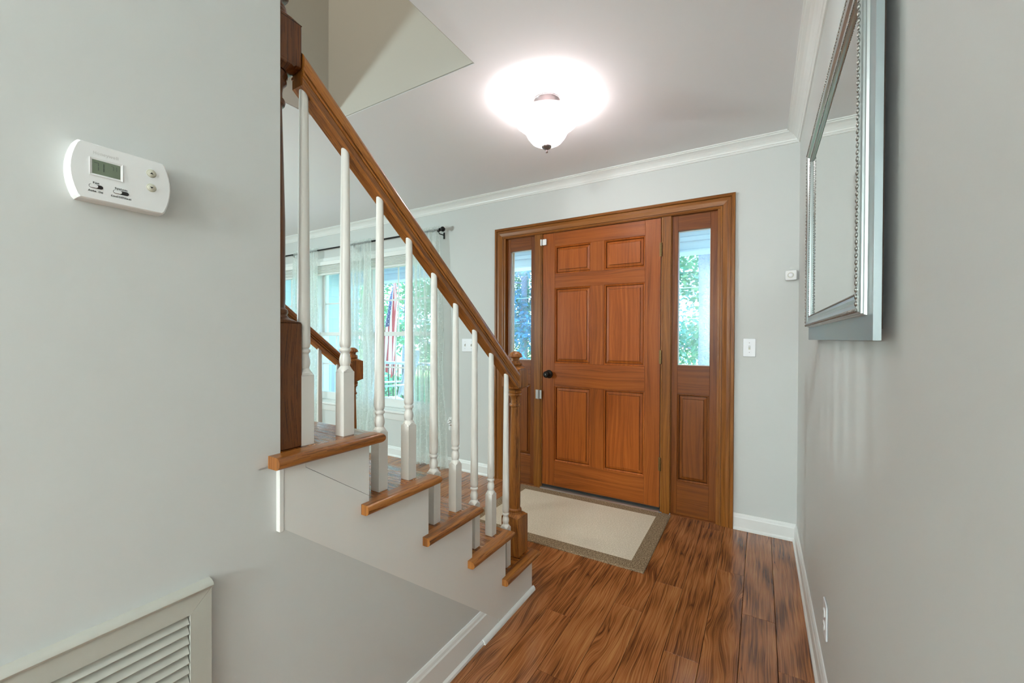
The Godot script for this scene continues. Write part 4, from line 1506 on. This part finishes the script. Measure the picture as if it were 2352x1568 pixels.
func build_mirror():
	# hangs on the right wall a little off the surface; x counts towards the wall
	var m := thing("wall_mirror", "tall silver framed mirror with beaded moulding on the right wall", "mirror")
	var xb := XR - 0.020          # back of the outer frame
	var xa := XR - 0.031          # its face
	var z0 := 0.985
	var z1 := 2.075
	var y0 := 1.2045
	var y1 := 1.965
	var ow := 0.075
	# outer flat frame: four mitred boards
	var q := [Vector2(z0, y0), Vector2(z1, y0), Vector2(z1, y1), Vector2(z0, y1)]
	var r := [Vector2(z0 + ow, y0 + ow), Vector2(z1 - ow, y0 + ow), Vector2(z1 - ow, y1 - ow), Vector2(z0 + ow, y1 - ow)]
	for k in 4:
		var j := (k + 1) % 4
		var mb := MB.new()
		mb.prism(PackedVector2Array([q[k], q[j], r[j], r[k]]), 0, xa, xb)
		obj("outer_frame", mb, M.silver_flat, m)
	# raised inner moulding: path is the outer edge of the moulding, profile (inwards, towards the room)
	var b := 0.046
	var w0 := z0 + b
	var w1 := z1 - b
	var h0 := y0 + b
	var h1 := y1 - b
	var path := [V(xa, h0, w1), V(xa, h0, w0), V(xa, h1, w0), V(xa, h1, w1)]
	var prof := [Vector2(0, 0), Vector2(0.001, 0.004), Vector2(0.003, 0.0055), Vector2(0.003, 0.0085), Vector2(0.006, 0.0105), Vector2(0.008, 0.0145), Vector2(0.012, 0.015), Vector2(0.020, 0.0125), Vector2(0.022, 0.0105), Vector2(0.025, 0.0075), Vector2(0.029, 0.0075), Vector2(0.033, 0.0085), Vector2(0.043, 0.0070), Vector2(0.045, 0.004), Vector2(0.046, 0.0)]
	for k in 4:
		var mb := MB.new()
		mb.moulding(flipped(prof) if side_is_outward(path) else prof, path, V(-1, 0, 0), true)
		var per := (prof.size() - 1) * 6
		var one := MB.new()
		one.v = mb.v.slice(k * per, (k + 1) * per); one.n = mb.n.slice(k * per, (k + 1) * per); one.uv = mb.uv.slice(k * per, (k + 1) * per)
		obj("inner_moulding", one, M.silver, m)
	# rows of beads along the outer and the inner edge of the moulding
	for row in [[0.0085, 0.0146, 0.0042, 0.0125, "beading"], [0.0415, 0.0080, 0.0022, 0.008, "inner_beading"]]:
		var bead := SphereMesh.new()
		bead.radius = row[2]
		bead.height = row[2] * 2.0
		bead.radial_segments = 12
		bead.rings = 7
		bead.material = M.bead
		var spots := []
		var a0: float = w0 + row[0]
		var a1: float = w1 - row[0]
		var c0: float = h0 + row[0]
		var c1: float = h1 - row[0]
		var nz := int((a1 - a0) / row[3])
		var ny := int((c1 - c0) / row[3])
		for k in nz + 1:
			spots.append(V(xa - row[1], c0, lerpf(a0, a1, float(k) / nz)))
			spots.append(V(xa - row[1], c1, lerpf(a0, a1, float(k) / nz)))
		for k in range(1, ny):
			spots.append(V(xa - row[1], lerpf(c0, c1, float(k) / ny), a0))
			spots.append(V(xa - row[1], lerpf(c0, c1, float(k) / ny), a1))
		var mm := MultiMesh.new()
		mm.transform_format = MultiMesh.TRANSFORM_3D
		mm.mesh = bead
		mm.instance_count = spots.size()
		for k in spots.size():
			mm.set_instance_transform(k, Transform3D(Basis().scaled(V(0.62, 1.3 if k >= 2 * nz + 2 else 1.0, 1.0 if k >= 2 * nz + 2 else 1.3)), spots[k]))
		var mi := MultiMeshInstance3D.new()
		mi.name = row[4]
		mi.multimesh = mm
		mi.set_meta("kind", "stuff")
		m.add_child(mi)
	obj("mirror_glass", B(V(xa - 0.0015, h0 + 0.042, w0 + 0.042), V(xa + 0.003, h1 - 0.042, w1 - 0.042)), M.mirror, m)
	obj("backing_board", B(V(xb, y0 + 0.02, z0 + 0.02), V(xb + 0.004, y1 - 0.02, z1 - 0.010)), M.backing, m)
	for y in [y0 + 0.05, y1 - 0.05]:
		for z in [z0 + 0.06, z1 - 0.25]:
			obj("bumper", cyl(V(xb + 0.003, y, z), V(XR, y, z), 0.012), M.slot, m)


func side_is_outward(path: Array) -> bool:
	var d: Vector3 = (path[1] - path[0]).normalized()
	var side := V(-1, 0, 0).cross(d)
	var mid: Vector3 = (path[0] + path[2]) / 2.0
	return side.dot(mid - path[0]) < 0.0


func build_rug():
	var r := thing("door_mat", "cream rug with a speckled brown border in front of the door", "rug", "", V(0.418, 0, 0.4345))
	r.rotation.y = 0.0105
	var w := 0.583
	var d := 0.403
	var b := 0.083
	# border as four mitred strips in one loop with rolled edges
	var prof := [Vector2(0, 0.0004), Vector2(0.0, 0.005), Vector2(0.003, 0.008), Vector2(0.008, 0.0085), Vector2(b, 0.0085), Vector2(b, 0.004)]
	var path := [V(-w, 0, d), V(w, 0, d), V(w, 0, -d), V(-w, 0, -d)]
	var mb := MB.new()
	mb.moulding(prof, path, V(0, 1, 0), true)
	obj("border", mb, M.rug_edge, r)
	obj("field", B(V(-w + b - 0.001, 0.0004, -d + b - 0.001), V(w - b + 0.001, 0.0088, d - b + 0.001)), M.rug, r)


# ------------------------------------------------------------------ outside
func rocking_chair() -> Node3D:
	var c := thing("porch_chair", "white slatted rocking chair on the porch outside the middle window", "chair", "white porch rocking chairs")
	# local: faces +z, seat 0.42 above the boards
	for s in [-1.0, 1.0]:
		var pts := []
		var rad := []
		for k in 9:
			var t := k / 8.0 * 2.0 - 1.0
			pts.append(V(0.26 * s, 0.02 + 0.07 * t * t, 0.48 * t))
			rad.append(0.018)
		var rk := MB.new()
		rk.rod(pts, rad, 8)
		obj("rocker", rk, M.porch_chair, c)
		obj("front_leg", B(V(0.26 * s - 0.02, 0.03, 0.21), V(0.26 * s + 0.02, 0.64, 0.25), 0.004), M.porch_chair, c)
		var bp := MB.new()
		bp.box(V(-0.02, -0.40, -0.02), V(0.02, 0.72, 0.02), 0.004)
		bp.turn(Transform3D(Basis(Vector3.RIGHT, -0.25), V(0.235 * s, 0.44, -0.22)))
		obj("back_post", bp, M.porch_chair, c)
		obj("armrest", B(V(0.26 * s - 0.045, 0.64, -0.30), V(0.26 * s + 0.045, 0.662, 0.30), 0.008), M.porch_chair, c)
	for k in 6:
		obj("seat_slat", B(V(-0.245, 0.41, -0.20 + k * 0.076), V(0.245, 0.428, -0.135 + k * 0.076), 0.004), M.porch_chair, c)
	for k in 6:
		var sl := MB.new()
		sl.box(V(-0.024, 0.02, -0.008), V(0.024, 0.68, 0.008), 0.003)
		sl.turn(Transform3D(Basis(Vector3.RIGHT, -0.25), V(-0.1875 + k * 0.075, 0.44, -0.22)))
		obj("back_slat", sl, M.porch_chair, c)
	var tp := MB.new()
	tp.box(V(-0.265, 0.67, -0.018), V(0.265, 0.75, 0.018), 0.008)
	tp.turn(Transform3D(Basis(Vector3.RIGHT, -0.25), V(0, 0.44, -0.22)))
	obj("crest_rail", tp, M.porch_chair, c)
	return c


func build_porch():
	tag(obj("porch_floor", B(V(-5.1, -0.30, -2.25), V(3.2, -0.15, -0.165)), M.deck), "grey porch floor outside the front wall", "porch floor", "", "structure")
	var pc := obj("porch_ceiling", B(V(-5.1, 2.50, -2.3), V(3.2, 2.56, -0.165)), M.porch)
	tag(pc, "pale porch ceiling seen at the top of the sidelights", "porch ceiling", "", "structure")
	var bm := thing("porch_beam", "pale stepped porch beam across the tops of the windows", "beam")
	obj("beam_face", B(V(-5.1, 2.20, -2.14), V(3.2, 2.50, -1.98), 0.006), M.porch, bm)
	obj("upper_moulding", B(V(-5.1, 2.40, -1.979), V(3.2, 2.46, -1.94), 0.012), M.porch, bm)
	obj("middle_moulding", B(V(-5.1, 2.29, -1.979), V(3.2, 2.35, -1.955), 0.012), M.porch, bm)
	obj("lower_moulding", B(V(-5.1, 2.165, -2.16), V(3.2, 2.20, -1.93), 0.012), M.porch, bm)
	# railing between the posts
	var rl := thing("porch_railing", "white porch rail with thin black metal balusters outside the window", "railing")
	obj("top_rail", B(V(-5.0, 0.755, -2.09), V(0.45, 0.80, -2.0), 0.01), M.porch, rl)
	obj("bottom_rail", B(V(-5.0, -0.06, -2.075), V(0.45, -0.02, -2.015), 0.006), M.porch, rl)
	var one: ArrayMesh = cyl(V(0, -0.02, -2.045), V(0, 0.756, -2.045), 0.009, 8).mesh()
	for k in 47:
		var o := obj("metal_baluster", one, M.black, rl)
		o.position.x = -4.93 + k * 0.115
	# wing of the house with lap siding
	var wg := thing("house_wing", "pale blue lap sided wing of the house beyond the porch", "house wall")
	wg.set_meta("kind", "structure")
	obj("sheathing", B(V(-5.6, -0.3, -2.32), V(-5.165, 3.0, -0.165)), M.siding, wg)
	for k in 15:
		var y := -0.25 + k * 0.2
		var mb := MB.new()
		mb.prism(PackedVector2Array([Vector2(-5.165, y), Vector2(-5.128, y), Vector2(-5.150, y + 0.205), Vector2(-5.165, y + 0.205)]), 2, -2.33, -0.165)
		obj("siding_board", mb, M.siding, wg)
	# chairs
	var c := rocking_chair()
	c.position = V(-4.35, -0.15, -1.05)
	c.rotation.y = 0.9
	copy(c, "porch_chair", "white slatted rocking chair on the porch outside the flag window", V(-3.35, -0.15, -1.45), -0.5)
	copy(c, "porch_chair", "white rocking chair whose top shows low in the right sidelight", V(0.50, -0.15, -1.55), 0.1)
	# flag on a slanting pole
	var fg := thing("flag", "striped flag with white stars hanging limp outside the dining window", "flag")
	var top := V(-4.25, 2.38, -2.46)
	obj("pole", cyl(V(-5.15, 1.50, -2.33), top + V(0.06, 0.06, 0.02), 0.012, 10), M.white, fg)
	var rows := []
	var nc := 40
	var nr := 36
	for j in nr + 1:
		var f := float(j) / nr           # down the fly
		var row := []
		for i in nc + 1:
			var u := float(i) / nc       # along the hoist
			var spread := lerpf(0.42, 0.30, f)
			var xx := top.x - 0.42 + 0.42 * u * (1.0 - f) + f * (0.06 + spread * u) + 0.03 * f * sin(u * 11.0)
			var yy := lerpf(top.y - 0.42 * (1.0 - u), top.y - 1.72 - 0.2 * u, pow(f, 0.92))
			var zz := top.z - 0.20 * (1.0 - u) * (1.0 - f) + 0.055 * sin(u * 13.0 + f * 2.0) * minf(1.0, f * 3.0)
			row.append(V(xx, yy, zz))
		rows.append(row)
	var mb := MB.new()
	mb.sheet(rows)
	for i in mb.uv.size():
		mb.uv[i] = Vector2(mb.uv[i].y, mb.uv[i].x)
	obj("cloth", mb, M.flag, fg)


func leaf_mesh() -> ArrayMesh:
	var mb := MB.new()
	var rows := [[V(0, 0, -0.5), V(0, 0, -0.5), V(0, 0, -0.5)], [V(-0.26, 0.05, -0.12), V(0, 0, -0.12), V(0.26, 0.05, -0.12)], [V(-0.2, 0.0, 0.22), V(0, -0.05, 0.22), V(0.2, 0.0, 0.22)], [V(0, -0.16, 0.5), V(0, -0.16, 0.5), V(0, -0.16, 0.5)]]
	for j in 3:
		for i in 2:
			var a: Vector3 = rows[j][i]
			var b: Vector3 = rows[j][i + 1]
			var c: Vector3 = rows[j + 1][i + 1]
			var d: Vector3 = rows[j + 1][i]
			var nn := (c - a).cross(b - d).normalized()
			if nn.y < 0: nn = -nn
			mb.flat(a, b, c, d, nn)
	return mb.mesh()


var leaf: ArrayMesh


func foliage(parent: Node3D, blobs: Array, count: int, size: float, mat: Material, r: RandomNumberGenerator):
	var mm := MultiMesh.new()
	mm.transform_format = MultiMesh.TRANSFORM_3D
	mm.mesh = leaf
	mm.instance_count = count
	for k in count:
		var b = blobs[r.randi() % blobs.size()]
		var d := V(r.randfn(), r.randfn(), r.randfn()).normalized() * pow(r.randf(), 0.4)
		var bas := Basis.from_euler(V(r.randf_range(-0.9, 0.9), r.randf() * TAU, r.randf_range(-0.9, 0.9))).scaled(Vector3.ONE * size * r.randf_range(0.7, 1.35))
		mm.set_instance_transform(k, Transform3D(bas, b[0] + d * b[1]))
	var mi := MultiMeshInstance3D.new()
	mi.name = numbered("foliage", parent)
	mi.multimesh = mm
	mi.material_override = mat
	mi.set_meta("kind", "stuff")
	parent.add_child(mi)


func tree(label: String, at: Vector3, trunk_r: float, height: float, spread: float, low: float, count: int, leaf_mat: Material, seed_: int, lean := 0.0):
	var r := RandomNumberGenerator.new()
	r.seed = seed_
	var t := thing("tree", label, "tree", "", at)
	var tk := MB.new()
	var pts := []
	var rad := []
	for k in 8:
		var f := k / 7.0
		pts.append(V(lean * f + 0.06 * sin(f * 5.0 + seed_), height * f, 0.05 * cos(f * 4.0 + seed_)))
		rad.append(trunk_r * lerpf(1.15, 0.55, f))
	tk.rod(pts, rad, 14)
	obj("trunk", tk, M.bark, t)
	var blobs := []
	var n := 22
	for k in n:
		var a := k * 2.399
		var y := lerpf(low, height * 1.1, (k + 0.5) / n)
		var reach := spread * (0.35 + 0.65 * r.randf())
		var tip := V(cos(a) * reach, y, sin(a) * reach)
		blobs.append([tip, V(spread * 0.36, spread * 0.26, spread * 0.36)])
		if k % 3 == 0:
			var br := MB.new()
			var from: Vector3 = pts[clampi(int(y / height * 7.0), 2, 6)]
			br.rod([from, from.lerp(tip, 0.5) + V(0, 0.12, 0), tip], [trunk_r * 0.28, trunk_r * 0.17, trunk_r * 0.06], 7)
			obj("branch", br, M.bark, t)
	foliage(t, blobs, int(count * 1.7), 0.17, leaf_mat, r)


func shrub(label: String, at: Vector3, size: Vector3, count: int, leaf_mat: Material, seed_: int):
	var r := RandomNumberGenerator.new()
	r.seed = seed_
	var t := thing("shrub", label, "shrub", "", at)
	var st := MB.new()
	for k in 7:
		var a := k * 0.9
		st.rod([V(0.05 * cos(a), 0, 0.05 * sin(a)), V(size.x * 0.5 * cos(a), size.y * 1.1, size.z * 0.5 * sin(a))], [0.02, 0.008], 6)
	obj("stems", st, M.bark, t)
	foliage(t, [[V(0, size.y, 0), size], [V(size.x * 0.5, size.y * 0.8, 0), size * 0.7], [V(-size.x * 0.5, size.y * 0.85, 0.1), size * 0.75]], count, 0.12, leaf_mat, r)


func build_garden():
	leaf = leaf_mesh()
	tag(obj("lawn", B(V(-60, -1.2, -60), V(40, -0.7, -2.3)), M.lawn), "bright green lawn beyond the porch", "lawn", "", "structure")
	tree("large tree with a bare grey trunk standing in the right sidelight", V(0.53, -0.7, -6.0), 0.135, 7.5, 2.0, 3.6, 2600, M.leaf0, 101)
	tree("leafy tree filling the right sidelight behind the grey trunk", V(-1.1, -0.7, -10.0), 0.12, 6.5, 2.3, 0.9, 5200, M.leaf0, 102)
	tree("pale leafy tree far back at the right of the garden", V(1.9, -0.7, -12.5), 0.14, 7.0, 2.6, 0.8, 4200, M.leaf1, 103)
	tree("blue green tree filling the left sidelight", V(-5.2, -0.7, -9.0), 0.12, 6.5, 2.4, 1.2, 5200, M.leaf2, 104)
	tree("tall green tree behind the left sidelight tree", V(-7.4, -0.7, -13.0), 0.15, 7.5, 3.0, 0.8, 4600, M.leaf0, 105)
	tree("bright green tree seen beside the flag", V(-9.6, -0.7, -8.0), 0.13, 6.5, 2.4, 1.3, 5000, M.leaf1, 106)
	tree("green tree behind the sheer curtain nearest the door", V(-8.2, -0.7, -10.5), 0.13, 6.8, 2.5, 0.8, 4600, M.leaf0, 107)
	tree("broad tree at the far edge of the lawn beyond the flag", V(-13.0, -0.7, -11.5), 0.16, 7.5, 3.0, 0.8, 4600, M.leaf0, 108)
	tree("distant tree in the middle of the far tree line", V(-3.4, -0.7, -16.0), 0.16, 8.0, 3.4, 0.5, 4600, M.leaf2, 109)
	shrub("low blue green shrub at the foot of the left sidelight view", V(-3.9, -0.7, -6.0), V(0.9, 0.85, 0.6), 1500, M.leaf2, 201)
	shrub("low green shrub under the right sidelight view", V(-0.35, -0.7, -7.2), V(0.8, 0.7, 0.6), 1200, M.leaf0, 202)
	shrub("sunlit green shrub outside the railing by the flag", V(-7.9, -0.7, -5.4), V(0.9, 0.55, 0.6), 1200, M.leaf1, 203)
	var cb := thing("overhead_cable", "pale paired cables crossing the garden behind the trees", "cable")
	for y in [1.72, 1.86, 2.5]:
		var pts := []
		var rad := []
		for k in 13:
			var f := k / 12.0
			pts.append(V(lerpf(-22.0, 12.0, f), y + 0.5 * pow(f * 2.0 - 1.0, 2.0) - 0.05, -8.2))
			rad.append(0.012)
		var mb := MB.new()
		mb.rod(pts, rad, 6)
		obj("strand", mb, M.porch, cb)


func _ready():
	rng.seed = 20
	make_view()
	make_materials()
	build_shell()
	build_stairs()
	build_railing()
	build_door()
	build_windows()
	build_lamp()
	build_back_lamps()
	build_mirror()
	build_thermostat()
	build_grille()
	build_switches()
	build_rug()
	build_porch()
	build_garden()
